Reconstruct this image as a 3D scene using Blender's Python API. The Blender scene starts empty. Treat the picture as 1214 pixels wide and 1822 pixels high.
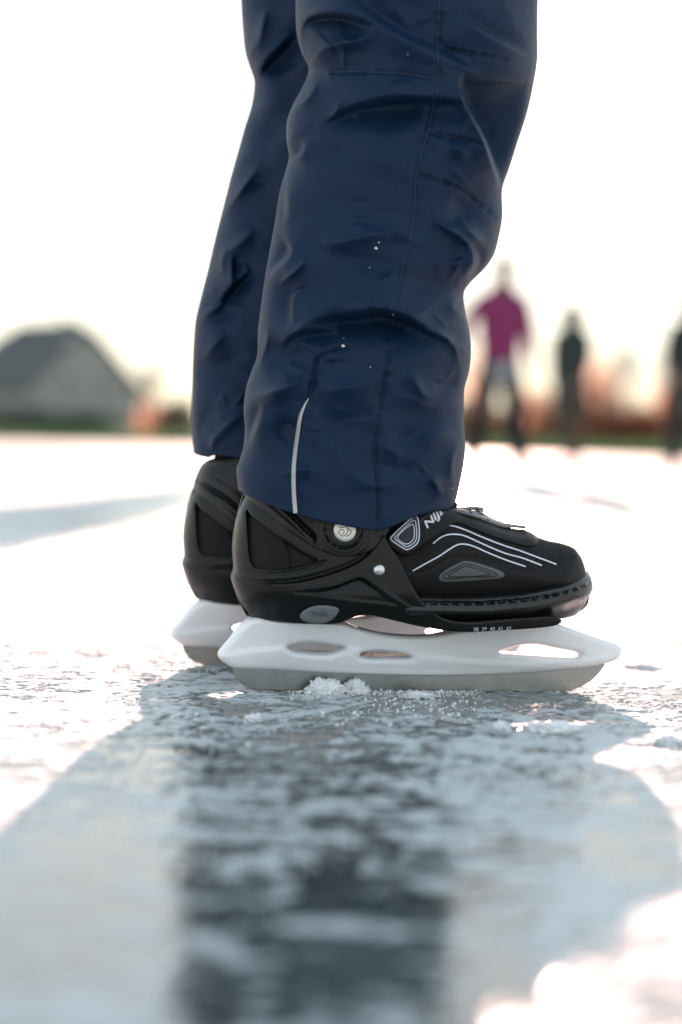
import bpy, bmesh, math, random
import numpy as np
from mathutils import Vector, Matrix, noise as mnoise
from mathutils.geometry import delaunay_2d_cdt

R = math.radians
SC = bpy.context.scene
COL = SC.collection
random.seed(7)

# ------------------------------------------------------------------ camera
F_PX, CX, CY = 3543.0, 607.0, 911.0          # photograph frame 1214 x 1822, 70 mm lens
CAM_H, PITCH, ROLL = 0.186, R(1.835), R(1.4)
cF = np.array([0, math.cos(PITCH), -math.sin(PITCH)])
_u = np.array([0, math.sin(PITCH), math.cos(PITCH)])
_r = np.array([1.0, 0, 0])
cR = math.cos(ROLL) * _r + math.sin(ROLL) * _u
cU = math.cos(ROLL) * _u - math.sin(ROLL) * _r
cO = np.array([0, 0, CAM_H])
cam_d = bpy.data.cameras.new("camera")
cam = bpy.data.objects.new("camera", cam_d)
COL.objects.link(cam)
cam.matrix_world = Matrix(((cR[0], cU[0], -cF[0], 0), (cR[1], cU[1], -cF[1], 0), (cR[2], cU[2], -cF[2], CAM_H), (0, 0, 0, 1)))
cam_d.sensor_fit = 'VERTICAL'
cam_d.sensor_height = 36
cam_d.sensor_width = 24
cam_d.lens = 36 * F_PX / 1822
cam_d.clip_start = 0.02
cam_d.clip_end = 6000
cam_d.dof.use_dof = True
cam_d.dof.focus_distance = 1.49
cam_d.dof.aperture_fstop = 3.1
SC.camera = cam

# ------------------------------------------------------------------ world, sun, exposure
SUN_EL, SUN_AZ = R(9.3), R(2.2)              # low winter sun straight ahead, a little to the right
w = bpy.data.worlds.new("World")
SC.world = w
w.use_nodes = True
nt = w.node_tree
bg = nt.nodes["Background"]
sky = nt.nodes.new("ShaderNodeTexSky")
sky.sky_type = 'NISHITA'
sky.sun_disc = False
sky.sun_elevation = SUN_EL
sky.sun_rotation = SUN_AZ
sky.air_density = 1.0
sky.dust_density = 0.12
sky.ozone_density = 1.0
gm = nt.nodes.new("ShaderNodeGamma")                  # thin high cloud evens out the clear sky's glow
gm.inputs["Gamma"].default_value = 0.20
hs = nt.nodes.new("ShaderNodeHueSaturation")
hs.inputs["Saturation"].default_value = 1.5
nt.links.new(sky.outputs[0], gm.inputs["Color"])
nt.links.new(gm.outputs[0], hs.inputs["Color"])
nt.links.new(hs.outputs[0], bg.inputs[0])
bg.inputs[1].default_value = 0.082
sun_d = bpy.data.lights.new("sun", 'SUN')
sun_d.energy = 2.5
sun_d.angle = R(0.5)
sun_d.color = (1.0, 0.61, 0.51)
sun = bpy.data.objects.new("sun", sun_d)
COL.objects.link(sun)
sd = Vector((math.sin(SUN_AZ) * math.cos(SUN_EL), math.cos(SUN_AZ) * math.cos(SUN_EL), math.sin(SUN_EL)))
sun.rotation_euler = sd.to_track_quat('Z', 'Y').to_euler()
sun.location = (0, 0, 30)
SC.view_settings.view_transform = 'Standard'
SC.view_settings.look = 'None'
SC.view_settings.gamma = 1.0
SC.view_settings.exposure = 3.65
SC.cycles.use_denoising = True
SC.cycles.max_bounces = 8
SC.cycles.sample_clamp_indirect = 8

# ------------------------------------------------------------------ helpers
def ray(px, py):
    px = np.asarray(px, float); py = np.asarray(py, float)
    d = cF + ((px - CX) / F_PX)[..., None] * cR - ((py - CY) / F_PX)[..., None] * cU
    return d

def on_ground(px, py, z=0.0):
    d = ray(px, py)
    return cO + d * ((z - CAM_H) / d[..., 2])[..., None]

def at_dist(px, dist, z=0.0):
    """world point standing under photo column px at forward distance dist"""
    hy = CY - F_PX * math.tan(PITCH) + (px - CX) * math.tan(ROLL)
    d = ray(px, hy + CAM_H * F_PX / dist)
    return Vector((d[0] / d[1] * dist, dist, z))

class Frame:
    """upright plane standing on the ice: u along it, w towards the camera, v up"""
    def __init__(s, O, yaw):
        s.O = np.array([O[0], O[1], 0.0]); s.yaw = yaw
        s.U = np.array([math.cos(yaw), math.sin(yaw), 0.0])
        s.N = np.array([math.sin(yaw), -math.cos(yaw), 0.0])
    def hit(s, px, py, wv=0.0):
        d = ray(px, py)
        t = ((s.O + np.asarray(wv, float)[..., None] * s.N - cO) @ s.N if np.ndim(wv) == 0 else
             (((s.O - cO) @ s.N) + np.asarray(wv, float))) / (d @ s.N)
        return cO + d * np.asarray(t)[..., None]
    def uv(s, px, py, wv=0.0):
        p = s.hit(px, py, wv) - s.O
        return np.stack([p @ s.U, p[..., 2]], -1)

def link(name, me, mat=None, parent=None):
    o = bpy.data.objects.new(name, me)
    COL.objects.link(o)
    if mat is not None:
        me.materials.append(mat)
    if parent is not None:
        o.parent = parent
    return o

def tag(o, label=None, cat=None, group=None, kind=None):
    if label: o["label"] = label
    if cat: o["category"] = cat
    if group: o["group"] = group
    if kind: o["kind"] = kind
    return o

def empty(name, loc, rz=0.0):
    o = bpy.data.objects.new(name, None)
    COL.objects.link(o)
    o.location = loc
    o.rotation_euler = (0, 0, rz)
    o.empty_display_size = 0.05
    return o

def mesh(name, verts, faces, smooth=True, sharp=None, recalc=True):
    me = bpy.data.meshes.new(name)
    me.from_pydata([tuple(map(float, v)) for v in verts], [], [tuple(map(int, f)) for f in faces])
    if recalc:
        bm = bmesh.new(); bm.from_mesh(me)
        bmesh.ops.recalc_face_normals(bm, faces=bm.faces)
        bm.to_mesh(me); bm.free()
    if smooth:
        me.shade_smooth()
        if sharp: me.set_sharp_from_angle(angle=R(sharp))
    me.update()
    return me

def catmull(pts, closed=False, n=10):
    P = np.asarray(pts, float)
    m = len(P)
    out = []
    for i in range(m if closed else m - 1):
        p1, p2 = P[i], P[(i + 1) % m]
        p0 = P[(i - 1) % m] if closed or i > 0 else 2 * p1 - p2
        p3 = P[(i + 2) % m] if closed or i < m - 2 else 2 * p2 - p1
        a = max(np.linalg.norm(p1 - p0), 1e-9) ** .5; b = max(np.linalg.norm(p2 - p1), 1e-9) ** .5; c = max(np.linalg.norm(p3 - p2), 1e-9) ** .5
        m1 = (p1 - p0) / a - (p2 - p0) / (a + b) + (p2 - p1) / b
        m2 = (p2 - p1) / b - (p3 - p1) / (b + c) + (p3 - p2) / c
        m1 *= b; m2 *= b
        for k in range(n):
            t = k / n
            out.append((2*t**3-3*t**2+1)*p1 + (t**3-2*t**2+t)*m1 + (-2*t**3+3*t**2)*p2 + (t**3-t**2)*m2)
    if not closed: out.append(P[-1])
    return np.array(out)

def resample(P, step, closed=False):
    P = np.asarray(P, float)
    Q = np.vstack([P, P[:1]]) if closed else P
    L = np.concatenate([[0], np.cumsum(np.linalg.norm(np.diff(Q, axis=0), axis=1))])
    n = max(2, int(round(L[-1] / step)))
    t = np.linspace(0, L[-1], n + 1)
    if closed: t = t[:-1]
    return np.stack([np.interp(t, L, Q[:, k]) for k in range(Q.shape[1])], -1)

def pdist(P, Q, closed=False, signed=False):
    """distance of points P to polyline Q; signed > 0 on the left of travel (u right, v up)"""
    P = np.asarray(P, float); Q = np.asarray(Q, float)
    A = Q if closed else Q[:-1]
    B = np.roll(Q, -1, 0) if closed else Q[1:]
    best = np.full(len(P), 1e9); sg = np.ones(len(P)); tt = np.zeros(len(P))
    ns = len(A)
    for i in range(ns):
        ab = B[i] - A[i]; l2 = ab @ ab
        if l2 < 1e-18: continue
        ap = P - A[i]
        t = np.clip(ap @ ab / l2, 0, 1)
        dd = ap - t[:, None] * ab
        d = np.hypot(dd[:, 0], dd[:, 1])
        m = d < best
        best[m] = d[m]
        if signed:
            c = ab[0] * ap[:, 1] - ab[1] * ap[:, 0]
            sg[m] = np.where(c[m] >= 0, 1, -1); tt[m] = (i + t[m]) / ns
    return (best * sg, tt) if signed else best

def inside(P, Q):
    x, y = P[:, 0], P[:, 1]
    r = np.zeros(len(P), bool)
    for a, b in zip(Q, np.roll(Q, -1, 0)):
        c = (a[1] > y) != (b[1] > y)
        if abs(b[1] - a[1]) > 1e-15:
            r ^= c & (x < (b[0] - a[0]) * (y - a[1]) / (b[1] - a[1]) + a[0])
    return r

def rnd(d, r):
    return np.sqrt(np.clip(1 - (1 - np.clip(d / r, 0, 1)) ** 2, 0, 1))

def sst(x, a, b):
    t = np.clip((x - a) / (b - a), 0, 1)
    return t * t * (3 - 2 * t)

def _hash(ix, iy, seed):
    n = (ix * 374761393 + iy * 668265263 + seed * 974634777) & 0xffffffff
    n = ((n ^ (n >> 13)) * 1274126177) & 0xffffffff
    return ((n ^ (n >> 16)) & 0xffff) / 65535.0

def vnoise(x, y, seed=0):
    xi = np.floor(x).astype(np.int64); yi = np.floor(y).astype(np.int64)
    fx = x - xi; fy = y - yi
    fx = fx * fx * (3 - 2 * fx); fy = fy * fy * (3 - 2 * fy)
    a = _hash(xi, yi, seed); b = _hash(xi + 1, yi, seed); c = _hash(xi, yi + 1, seed); d = _hash(xi + 1, yi + 1, seed)
    return (a * (1 - fx) + b * fx) * (1 - fy) + (c * (1 - fx) + d * fx) * fy

def fbm(x, y, seed=0, o=4, g=.5):
    s = 0; a = 1; t = 0
    for k in range(o):
        s = s + a * vnoise(x * 2 ** k + 17.3 * k, y * 2 ** k + 5.1 * k, seed + k); t += a; a *= g
    return s / t

# ------------------------------------------------------------------ materials
def N(nt, typ, **kw):
    n = nt.nodes.new(typ)
    for k, v in kw.items():
        if k in n.inputs: n.inputs[k].default_value = v
        else: setattr(n, k, v)
    return n

def pbr(name, col, rough=.5, metal=0., var=.15, vscale=40., bump=0., bscale=400., bdist=.001, spec=.5, coat=0., sheen=0., trans=0., sss=0., rvar=0.1):
    m = bpy.data.materials.new(name); m.use_nodes = True
    nt = m.node_tree; b = nt.nodes["Principled BSDF"]
    tc = N(nt, "ShaderNodeTexCoord")
    nz = N(nt, "ShaderNodeTexNoise", Scale=vscale, Detail=6.)
    nt.links.new(tc.outputs["Object"], nz.inputs["Vector"])
    mx = N(nt, "ShaderNodeMix", data_type='RGBA')
    mx.inputs[6].default_value = (*[c * (1 - var) for c in col], 1); mx.inputs[7].default_value = (*[min(1, c * (1 + var)) for c in col], 1)
    nt.links.new(nz.outputs[0], mx.inputs[0]); nt.links.new(mx.outputs[2], b.inputs["Base Color"])
    mr = N(nt, "ShaderNodeMapRange"); mr.inputs[3].default_value = max(.02, rough - rvar); mr.inputs[4].default_value = min(1, rough + rvar)
    nt.links.new(nz.outputs[0], mr.inputs[0]); nt.links.new(mr.outputs[0], b.inputs["Roughness"])
    b.inputs["Metallic"].default_value = metal
    b.inputs["Specular IOR Level"].default_value = spec
    b.inputs["Coat Weight"].default_value = coat
    b.inputs["Sheen Weight"].default_value = sheen
    if sss: b.inputs["Subsurface Weight"].default_value = sss; b.inputs["Subsurface Radius"].default_value = (.004, .004, .004); b.inputs["Subsurface Scale"].default_value = 1.
    if bump:
        n2 = N(nt, "ShaderNodeTexNoise", Scale=bscale, Detail=3.)
        nt.links.new(tc.outputs["Object"], n2.inputs["Vector"])
        bp = N(nt, "ShaderNodeBump", Strength=bump, Distance=bdist)
        nt.links.new(n2.outputs[0], bp.inputs["Height"]); nt.links.new(bp.outputs[0], b.inputs["Normal"])
    if trans:
        out = nt.nodes["Material Output"]
        tr = N(nt, "ShaderNodeBsdfTranslucent"); tr.inputs[0].default_value = (*[min(1, c * 3) for c in col], 1)
        ms = N(nt, "ShaderNodeMixShader"); ms.inputs[0].default_value = trans
        nt.links.new(b.outputs[0], ms.inputs[1]); nt.links.new(tr.outputs[0], ms.inputs[2]); nt.links.new(ms.outputs[0], out.inputs[0])
    return m

M = dict(
    shell=pbr("black_plastic", (.0035, .004, .004), .33, var=.2, bump=.08, bscale=900, rvar=.06, spec=.30),
    cuff=pbr("cuff_plastic", (.007, .008, .0085), .42, var=.2, bump=.1, bscale=900, spec=.38),
    liner=pbr("liner_fabric", (.010, .010, .011), .8, var=.3, bump=.4, bscale=1200, spec=.25),
    leather=pbr("black_synthetic", (.006, .006, .0065), .6, var=.2, bump=.15, bscale=1300, spec=.25),
    pad=pbr("padded_synthetic", (.008, .009, .0085), .55, var=.2, bump=.1, bscale=900, spec=.35),
    rubber=pbr("sole_rubber", (.006, .007, .0075), .28, var=.15, bump=.05, bscale=700, rvar=.05),
    white=pbr("white_plastic", (.80, .82, .84), .38, var=.03, bump=.04, bscale=260, rvar=.08, sss=.05),
    steel=pbr("blade_steel", (.25, .275, .275), .28, metal=1., var=.12, vscale=60, rvar=.08),
    chrome=pbr("silver_metal", (.62, .63, .63), .33, metal=.9, var=.12, vscale=200, rvar=.08),
    grey=pbr("grey_rubber", (.125, .145, .155), .55, var=.1, bump=.05, bscale=900),
    grey2=pbr("grey_print", (.075, .085, .088), .5, var=.1),
    emboss=pbr("embossed_grey", (.095, .11, .118), .5, var=.1),
    dark=pbr("dark_print", (.008, .008, .009), .6, var=.1),
    navyp=pbr("navy_print", (.012, .018, .034), .6, var=.1),
    stripe=pbr("white_print", (.62, .66, .74), .5, var=.06),
    reflect=pbr("reflective_tape", (.42, .44, .46), .45, var=.08, vscale=150),
    thread=pbr("dark_thread", (.003, .010, .028), .7, var=.2, vscale=600),
    thread2=pbr("navy_thread", (.030, .045, .085), .7, var=.3, vscale=600),
    snow=pbr("snow", (.86, .88, .90), .7, var=.04, bump=.6, bscale=700, bdist=.002, sss=.25),
)

def dotted(name, c1, c2, scale, thr, rough, bump=0.0):
    m = bpy.data.materials.new(name); m.use_nodes = True
    nt = m.node_tree; b = nt.nodes["Principled BSDF"]
    tc = N(nt, "ShaderNodeTexCoord")
    v = N(nt, "ShaderNodeTexVoronoi", Scale=scale, Randomness=.15)
    nt.links.new(tc.outputs["Object"], v.inputs["Vector"])
    mr = N(nt, "ShaderNodeMapRange", interpolation_type='SMOOTHSTEP'); mr.inputs[1].default_value = thr * .75; mr.inputs[2].default_value = thr
    nt.links.new(v.outputs["Distance"], mr.inputs[0])
    mx = N(nt, "ShaderNodeMix", data_type='RGBA'); mx.inputs[6].default_value = (*c2, 1); mx.inputs[7].default_value = (*c1, 1)
    nt.links.new(mr.outputs[0], mx.inputs[0]); nt.links.new(mx.outputs[2], b.inputs["Base Color"])
    b.inputs["Roughness"].default_value = rough; b.inputs["Specular IOR Level"].default_value = .3
    if bump:
        bp = N(nt, "ShaderNodeBump", Strength=bump, Distance=.0006)
        nt.links.new(mr.outputs[0], bp.inputs["Height"]); nt.links.new(bp.outputs[0], b.inputs["Normal"])
    return m
M['mesh'] = dotted("mesh_fabric", (.008, .008, .009), (.003, .003, .003), 430, .42, .75, .8)
M['lace'] = dotted("grey_lace", (.24, .25, .27), (.02, .02, .022), 150, .30, .8, .2)

# navy nylon with a fine weave
def nylon():
    m = pbr("navy_nylon", (.0036, .0170, .0520), .56, var=.10, vscale=30, bump=.15, bscale=1500, bdist=.0006, spec=.19, sheen=.0, trans=.03)
    nt = m.node_tree; b = nt.nodes["Principled BSDF"]
    b.inputs["Sheen Roughness"].default_value = .45
    b.inputs["Sheen Tint"].default_value = (.5, .65, 1, 1)
    tc = [n for n in nt.nodes if n.type == 'TEX_COORD'][0]
    # crinkle: small irregular puckers of stiff cloth
    mp = N(nt, "ShaderNodeMapping"); mp.inputs["Scale"].default_value = (1, 1, 1.6)
    n3 = N(nt, "ShaderNodeTexNoise", Scale=30., Detail=3., Distortion=.6)
    nt.links.new(tc.outputs["Object"], mp.inputs[0]); nt.links.new(mp.outputs[0], n3.inputs["Vector"])
    # thread-scale variation of the weave
    mw = N(nt, "ShaderNodeMapping"); mw.inputs["Scale"].default_value = (1, 1, 2.2)
    nw = N(nt, "ShaderNodeTexNoise", Scale=620., Detail=2.)
    nt.links.new(tc.outputs["Object"], mw.inputs[0]); nt.links.new(mw.outputs[0], nw.inputs["Vector"])
    cm = [n for n in nt.nodes if n.type == 'MIX'][0]
    cm.inputs[6].default_value = (.0016, .0118, .0330, 1); cm.inputs[7].default_value = (.0038, .0240, .0640, 1)
    nt.links.new(nw.outputs[0], cm.inputs[0])
    old = [n for n in nt.nodes if n.type == 'BUMP'][0]
    bp = N(nt, "ShaderNodeBump", Strength=.16, Distance=.006)
    nt.links.new(n3.outputs[0], bp.inputs["Height"]); nt.links.new(bp.outputs[0], old.inputs["Normal"])
    return m
M['nylon'] = nylon()

# ------------------------------------------------------------------ ICE
def axis(segs):
    out = [segs[0][0]]
    for a, b, s in segs:
        n = max(1, int(round((b - a) / s))); out += list(a + (b - a) * np.arange(1, n + 1) / n)
    return np.array(out)

def geo(a, b, n):
    return list(np.geomspace(a, b, n))

xs = axis([(-.55, .62, .0024)])
xs = np.concatenate([[-v for v in geo(.58, 900, 46)[::-1]], xs, geo(.65, 900, 46)])
ys = axis([(.40, 1.25, .0035), (1.25, 1.85, .0019), (1.85, 3.0, .008)])
ys = np.concatenate([-np.array(geo(.3, 60, 20)[::-1]), [-.1, .1, .25, .36], ys, geo(3.03, 260, 90)])
X, Y = np.meshgrid(xs, ys)
def ice_fields(X, Y):
    core = sst(Y, .35, .5) * (1 - sst(Y, 2.2, 3.2)) * (1 - sst(np.abs(X), .6, .9))
    rough = .22 + .78 * sst(Y + .10 * (fbm(X * 5, Y * 5, 3) - .5), .80, 1.20)       # shaved, chalky ice round the skates
    side = np.maximum(np.maximum(sst(X, .24, .38), sst(-X, .10, .18)), sst(Y, 1.50, 1.64))  # mask of the sunlit ice: left, right and beyond the skates
    side = np.maximum(side, sst(X + .03 * (fbm(X * 20, Y * 20, 91, 2) - .5), .05, .085) * (1 - sst(Y, .80, .95)))
    rough = np.maximum(rough, .9 * side)                                               # frost thickened where sun falls: sunlit brightness put into the ice colour
    patch = fbm(X * 46, Y * 64, 11, 5, .58)
    wide = fbm(X * 8, Y * 6, 12, 3, .5)
    fine = fbm(X * 140, Y * 95, 21, 3, .6)
    grain = fbm(X * 310, Y * 290, 31, 3, .65)
    scr = 0
    for a_, sd_, fr_ in ((14, 41, 60), (-22, 43, 48), (4, 45, 75), (63, 47, 40)):
        a = R(a_)
        xr = X * math.cos(a) + Y * math.sin(a); yr = -X * math.sin(a) + Y * math.cos(a)
        scr = np.maximum(scr, sst(1 - np.abs(2 * fbm(xr * 2.2, yr * fr_, sd_, 2) - 1), .965, .993) * sst(vnoise(xr * 3, yr * 9, sd_ + 1), .45, .6))
    frost = sst(.5 + (patch - .5) * (1 - .35 * rough) + .45 * (wide - .5) + (.35 + .25 * rough) * (fine - .5) + .5 * (grain - .5) * rough + .22 * scr, .655 - .24 * rough - .13 * side, .80 - .17 * rough - .10 * side)
    big = fbm(X * 2.2, Y * 2.2, 51, 3) - .5
    z = .0022 * big + .0007 * (fbm(X * 10, Y * 8, 71, 2) - .5) * core + core * (1 - .75 * sst(Y, 1.62, 2.0)) * (rough * (.0004 * (fine - .5) + .0009 * (grain - .5) * (.35 + .65 * frost)) + .0010 * frost * rough - .0004 * scr + .0005 * (patch - .5))
    return z, frost
Z, FR = ice_fields(X, Y)
ny, nx = X.shape
me = bpy.data.meshes.new("ice")
co = np.stack([X, Y, Z], -1).reshape(-1, 3)
ii = np.arange(ny * nx).reshape(ny, nx)
q = np.stack([ii[:-1, :-1], ii[:-1, 1:], ii[1:, 1:], ii[1:, :-1]], -1).reshape(-1, 4)
me.vertices.add(len(co)); me.vertices.foreach_set("co", co.ravel())
me.loops.add(q.size); me.loops.foreach_set("vertex_index", q.ravel().astype(np.int32))
me.polygons.add(len(q)); me.polygons.foreach_set("loop_start", np.arange(0, q.size, 4, dtype=np.int32))
me.update(calc_edges=True); me.validate()
me.shade_smooth()
at = me.attributes.new("frost", 'FLOAT', 'POINT'); at.data.foreach_set("value", FR.ravel().astype(np.float32))

def ice_mat():
    m = bpy.data.materials.new("ice"); m.use_nodes = True
    nt = m.node_tree; b = nt.nodes["Principled BSDF"]; out = nt.nodes["Material Output"]
    b.inputs["Base Color"].default_value = (.036, .050, .048, 1)
    b.inputs["Roughness"].default_value = .12
    b.inputs["IOR"].default_value = 2.0
    f = N(nt, "ShaderNodeBsdfPrincipled"); f.inputs["Base Color"].default_value = (.57, .63, .65, 1); f.inputs["Roughness"].default_value = .8; f.inputs["Specular IOR Level"].default_value = .15
    f.inputs["Subsurface Weight"].default_value = .0
    tc = N(nt, "ShaderNodeTexCoord"); at = N(nt, "ShaderNodeAttribute", attribute_name="frost")
    n1 = N(nt, "ShaderNodeTexNoise", Scale=5., Detail=9., Roughness=.65)
    mp = N(nt, "ShaderNodeMapping"); mp.inputs["Scale"].default_value = (1, 1.3, 1)
    nt.links.new(tc.outputs["Object"], mp.inputs[0]); nt.links.new(mp.outputs[0], n1.inputs["Vector"])
    mr = N(nt, "ShaderNodeMapRange"); mr.inputs[1].default_value = .45; mr.inputs[2].default_value = .68; mr.inputs[4].default_value = .12
    nt.links.new(n1.outputs[0], mr.inputs[0])
    ad = N(nt, "ShaderNodeMath", operation='MULTIPLY_ADD', use_clamp=True); ad.inputs[1].default_value = .75
    nt.links.new(at.outputs["Fac"], ad.inputs[0]); nt.links.new(mr.outputs[0], ad.inputs[2])
    ms = N(nt, "ShaderNodeMixShader")
    nt.links.new(ad.outputs[0], ms.inputs[0]); nt.links.new(b.outputs[0], ms.inputs[1]); nt.links.new(f.outputs[0], ms.inputs[2]); nt.links.new(ms.outputs[0], out.inputs[0])
    n2 = N(nt, "ShaderNodeTexNoise", Scale=55., Detail=8., Roughness=.6)
    nt.links.new(tc.outputs["Object"], n2.inputs["Vector"])
    bp = N(nt, "ShaderNodeBump", Strength=.12, Distance=.002)
    nt.links.new(n2.outputs[0], bp.inputs["Height"]); nt.links.new(bp.outputs[0], b.inputs["Normal"])
    n3 = N(nt, "ShaderNodeTexNoise", Scale=420., Detail=4.)
    nt.links.new(tc.outputs["Object"], n3.inputs["Vector"])
    bp2 = N(nt, "ShaderNodeBump", Strength=.7, Distance=.0012)
    nt.links.new(n3.outputs[0], bp2.inputs["Height"]); nt.links.new(bp2.outputs[0], f.inputs["Normal"])
    return m
tag(link("ice", me, ice_mat()), kind="structure")

def ice_z(x, y):
    return float(ice_fields(np.array([[x]], float), np.array([[y]], float))[0][0, 0])

# ------------------------------------------------------------------ far setting: bank, meadow
M['grass'] = pbr("grass", (.14, .21, .085), .9, var=.4, vscale=.6, bump=.5, bscale=6, bdist=.2, spec=.1)
M['meadow'] = pbr("meadow", (.060, .080, .035), .9, var=.4, vscale=.05, spec=.1)
BANK0 = 150.
def bank_y(x): return BANK0 - .5 * x
def past_bank(px, off): return (BANK0 + off) / (1 + .5 * (px - CX) / F_PX)
vs, fs = [], []
prof = [(-.5, -.05), (.3, .15), (1.2, .5), (2.5, .95), (5, 1.15), (9, 1.1), (14, .4)]
xb = np.linspace(-260, 260, 131)
for x in xb:
    for dy, z in prof:
        vs.append((x, bank_y(x) + dy + .5 * (vnoise(np.array([x * .3]), np.array([dy]), 3)[0] - .5), z + (.12 * (vnoise(np.array([x * .7]), np.array([dy * 2.]), 5)[0] - .5) if z > .1 else 0)))
k = len(prof)
for i in range(len(xb) - 1):
    for j in range(k - 1):
        fs.append((i * k + j, (i + 1) * k + j, (i + 1) * k + j + 1, i * k + j + 1))
tag(link("grass_bank", mesh("grass_bank", vs, fs), M['grass']), kind="structure")
def meadow_z(x, y): return .25 + .004 * max(0, y - bank_y(x) - 12)
vs, fs = [], []
gx = np.array([-2500, -900, -260, -150, -75, 0, 75, 150, 260, 900, 2500]); gd = [11, 30, 60, 150, 400, 1200, 3000]
for x in gx:
    for d in gd:
        vs.append((x, max(60., bank_y(np.clip(x, -260, 260))) + d, .25 + .0015 * d))
k = len(gd)
for i in range(len(gx) - 1):
    for j in range(k - 1):
        fs.append((i * k + j, (i + 1) * k + j, (i + 1) * k + j + 1, i * k + j + 1))
tag(link("meadow", mesh("meadow", vs, fs), M['meadow']), kind="structure")

# ------------------------------------------------------------------ ICE SKATE
PSI = R(9.4)
_c = on_ground(745, 1230)
NEAR = Frame(_c, PSI)
def T(pts, wv=0.0):
    """trace photo pixels onto the skate's own upright plane; an optional third value is the depth w"""
    a = np.array([p[:2] for p in pts], float)
    ww = np.array([p[2] if len(p) > 2 else wv for p in pts], float)
    return NEAR.uv(a[:, 0], a[:, 1], ww)
MM = .001
PX = float(np.linalg.norm(T([(760, 1100)])[0] - T([(750, 1100)])[0]) / 10)   # metres per photo pixel

def plate(name, outer, front, back, mat, parent, holes=(), sp=.0022, rings=(.0004, .0011, .0022), smooth=True, sharp=50, step=.0016, spline=True):
    O = resample(catmull(outer, True, 8) if spline else outer, step, True)
    HS = [resample(catmull(h, True, 8), step, True) for h in holes]
    allb = [O] + HS
    lo, hi = O.min(0), O.max(0)
    gxx, gyy = np.meshgrid(np.arange(lo[0], hi[0], sp), np.arange(lo[1], hi[1], sp * .866))
    gxx[1::2] += sp / 2
    P = np.stack([gxx.ravel(), gyy.ravel()], -1)
    def dd(P): return np.min([pdist(P, b, True) for b in allb], axis=0)
    def ok(P):
        m = inside(P, O)
        for h in HS: m &= ~inside(P, h)
        return m
    P = P[ok(P)]
    P = P[dd(P) > max(rings[-1] if rings else 0, sp * .4) + sp * .35]
    extra = []
    for r in rings:
        for b in allb:
            tn = np.roll(b, -1, 0) - np.roll(b, 1, 0)
            tn /= np.maximum(np.linalg.norm(tn, axis=1), 1e-9)[:, None]
            nn = np.stack([-tn[:, 1], tn[:, 0]], -1)
            for s in (1, -1):
                c = b + nn * r * s
                m = ok(c)
                c = c[m]
                if len(c):
                    c = c[dd(c) > r * .93]
                    extra.append(c)
    if extra: P = np.vstack([P] + extra)
    V = []; E = []
    for b in allb:
        n0 = len(V); V += [Vector(p) for p in b]
        E += [(n0 + i, n0 + (i + 1) % len(b)) for i in range(len(b))]
    V += [Vector(p) for p in P]
    ov, oe, of, *_ = delaunay_2d_cdt(V, E, [], 0, 1e-7)
    W2 = np.array([(v.x, v.y) for v in ov])
    F = np.array([f for f in of if len(f) == 3])
    F = F[ok(W2[F].mean(1))]
    use = np.unique(F); rm = -np.ones(len(W2), int); rm[use] = np.arange(len(use)); W2 = W2[use]; F = rm[F]
    d = dd(W2); d[d < 2e-6] = 0
    wf = front(W2, d); wb = back(W2, d)
    n = len(W2)
    verts = np.vstack([np.column_stack([W2[:, 0], -wf, W2[:, 1]]), np.column_stack([W2[:, 0], -wb, W2[:, 1]])])
    faces = [tuple(f) for f in F] + [tuple(f[::-1] + n) for f in F]
    cnt = {}
    for f in F:
        for a, b in ((f[0], f[1]), (f[1], f[2]), (f[2], f[0])):
            kk = (min(a, b), max(a, b)); cnt[kk] = (a, b) if kk not in cnt else None
    for e in cnt.values():
        if e: faces.append((e[1], e[0], e[0] + n, e[1] + n))
    me = mesh(name, verts, faces, smooth, sharp)
    bm = bmesh.new(); bm.from_mesh(me); bmesh.ops.remove_doubles(bm, verts=bm.verts, dist=2e-6); bm.to_mesh(me); bm.free()
    me.shade_smooth(); me.set_sharp_from_angle(angle=R(sharp))
    return link(name, me, mat, parent)

def onsurf(px, py, surf, t=0.0, it=4):
    """photo pixels -> (u, v, w) on the surface w = surf(P)"""
    px = np.asarray(px, float); py = np.asarray(py, float)
    wv = np.full(px.shape, .035)
    for _ in range(it):
        P = NEAR.uv(px, py, wv); wv = surf(P) + t
    return P, wv

def ribbon(name, pts, width, surf, t, mat, parent, closed=False, taper=0.0, n=8, spline=True):
    c = np.array(pts, float)
    c = resample(catmull(c, closed, n) if spline else c, 2.0, closed)
    tn = (np.roll(c, -1, 0) - np.roll(c, 1, 0)) if closed else np.gradient(c, axis=0)
    tn /= np.maximum(np.linalg.norm(tn, axis=1), 1e-9)[:, None]
    nn = np.stack([-tn[:, 1], tn[:, 0]], -1)
    m = len(c)
    wd = np.full(m, width / 2)
    if taper: wd *= np.clip(np.minimum(np.arange(m), m - 1 - np.arange(m)) / (taper * m) + .15, 0, 1)
    offs = [(-1, -.3), (-.7, 1), (0, 1.15), (.7, 1), (1, -.3)]
    rows = []
    for o, h in offs:
        q = c + nn * (wd * o)[:, None]
        P, wv = onsurf(q[:, 0], q[:, 1], surf)
        rows.append(np.column_stack([P[:, 0], -(wv + t * h), P[:, 1]]))
    V = np.vstack(rows); F = []
    k = len(offs)
    for j in range(k - 1):
        for i in range(m if closed else m - 1):
            a, b = i, (i + 1) % m
            F.append((j * m + a, j * m + b, (j + 1) * m + b, (j + 1) * m + a))
    for i in range(m if closed else m - 1):
        F.append((0 * m + i, (k - 1) * m + i, (k - 1) * m + (i + 1) % m, 0 * m + (i + 1) % m))
    if not closed:
        F.append(tuple(j * m for j in range(k))); F.append(tuple(j * m + m - 1 for j in range(k)))
    return link(name, mesh(name, V, F, True, 45), mat, parent)

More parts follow.
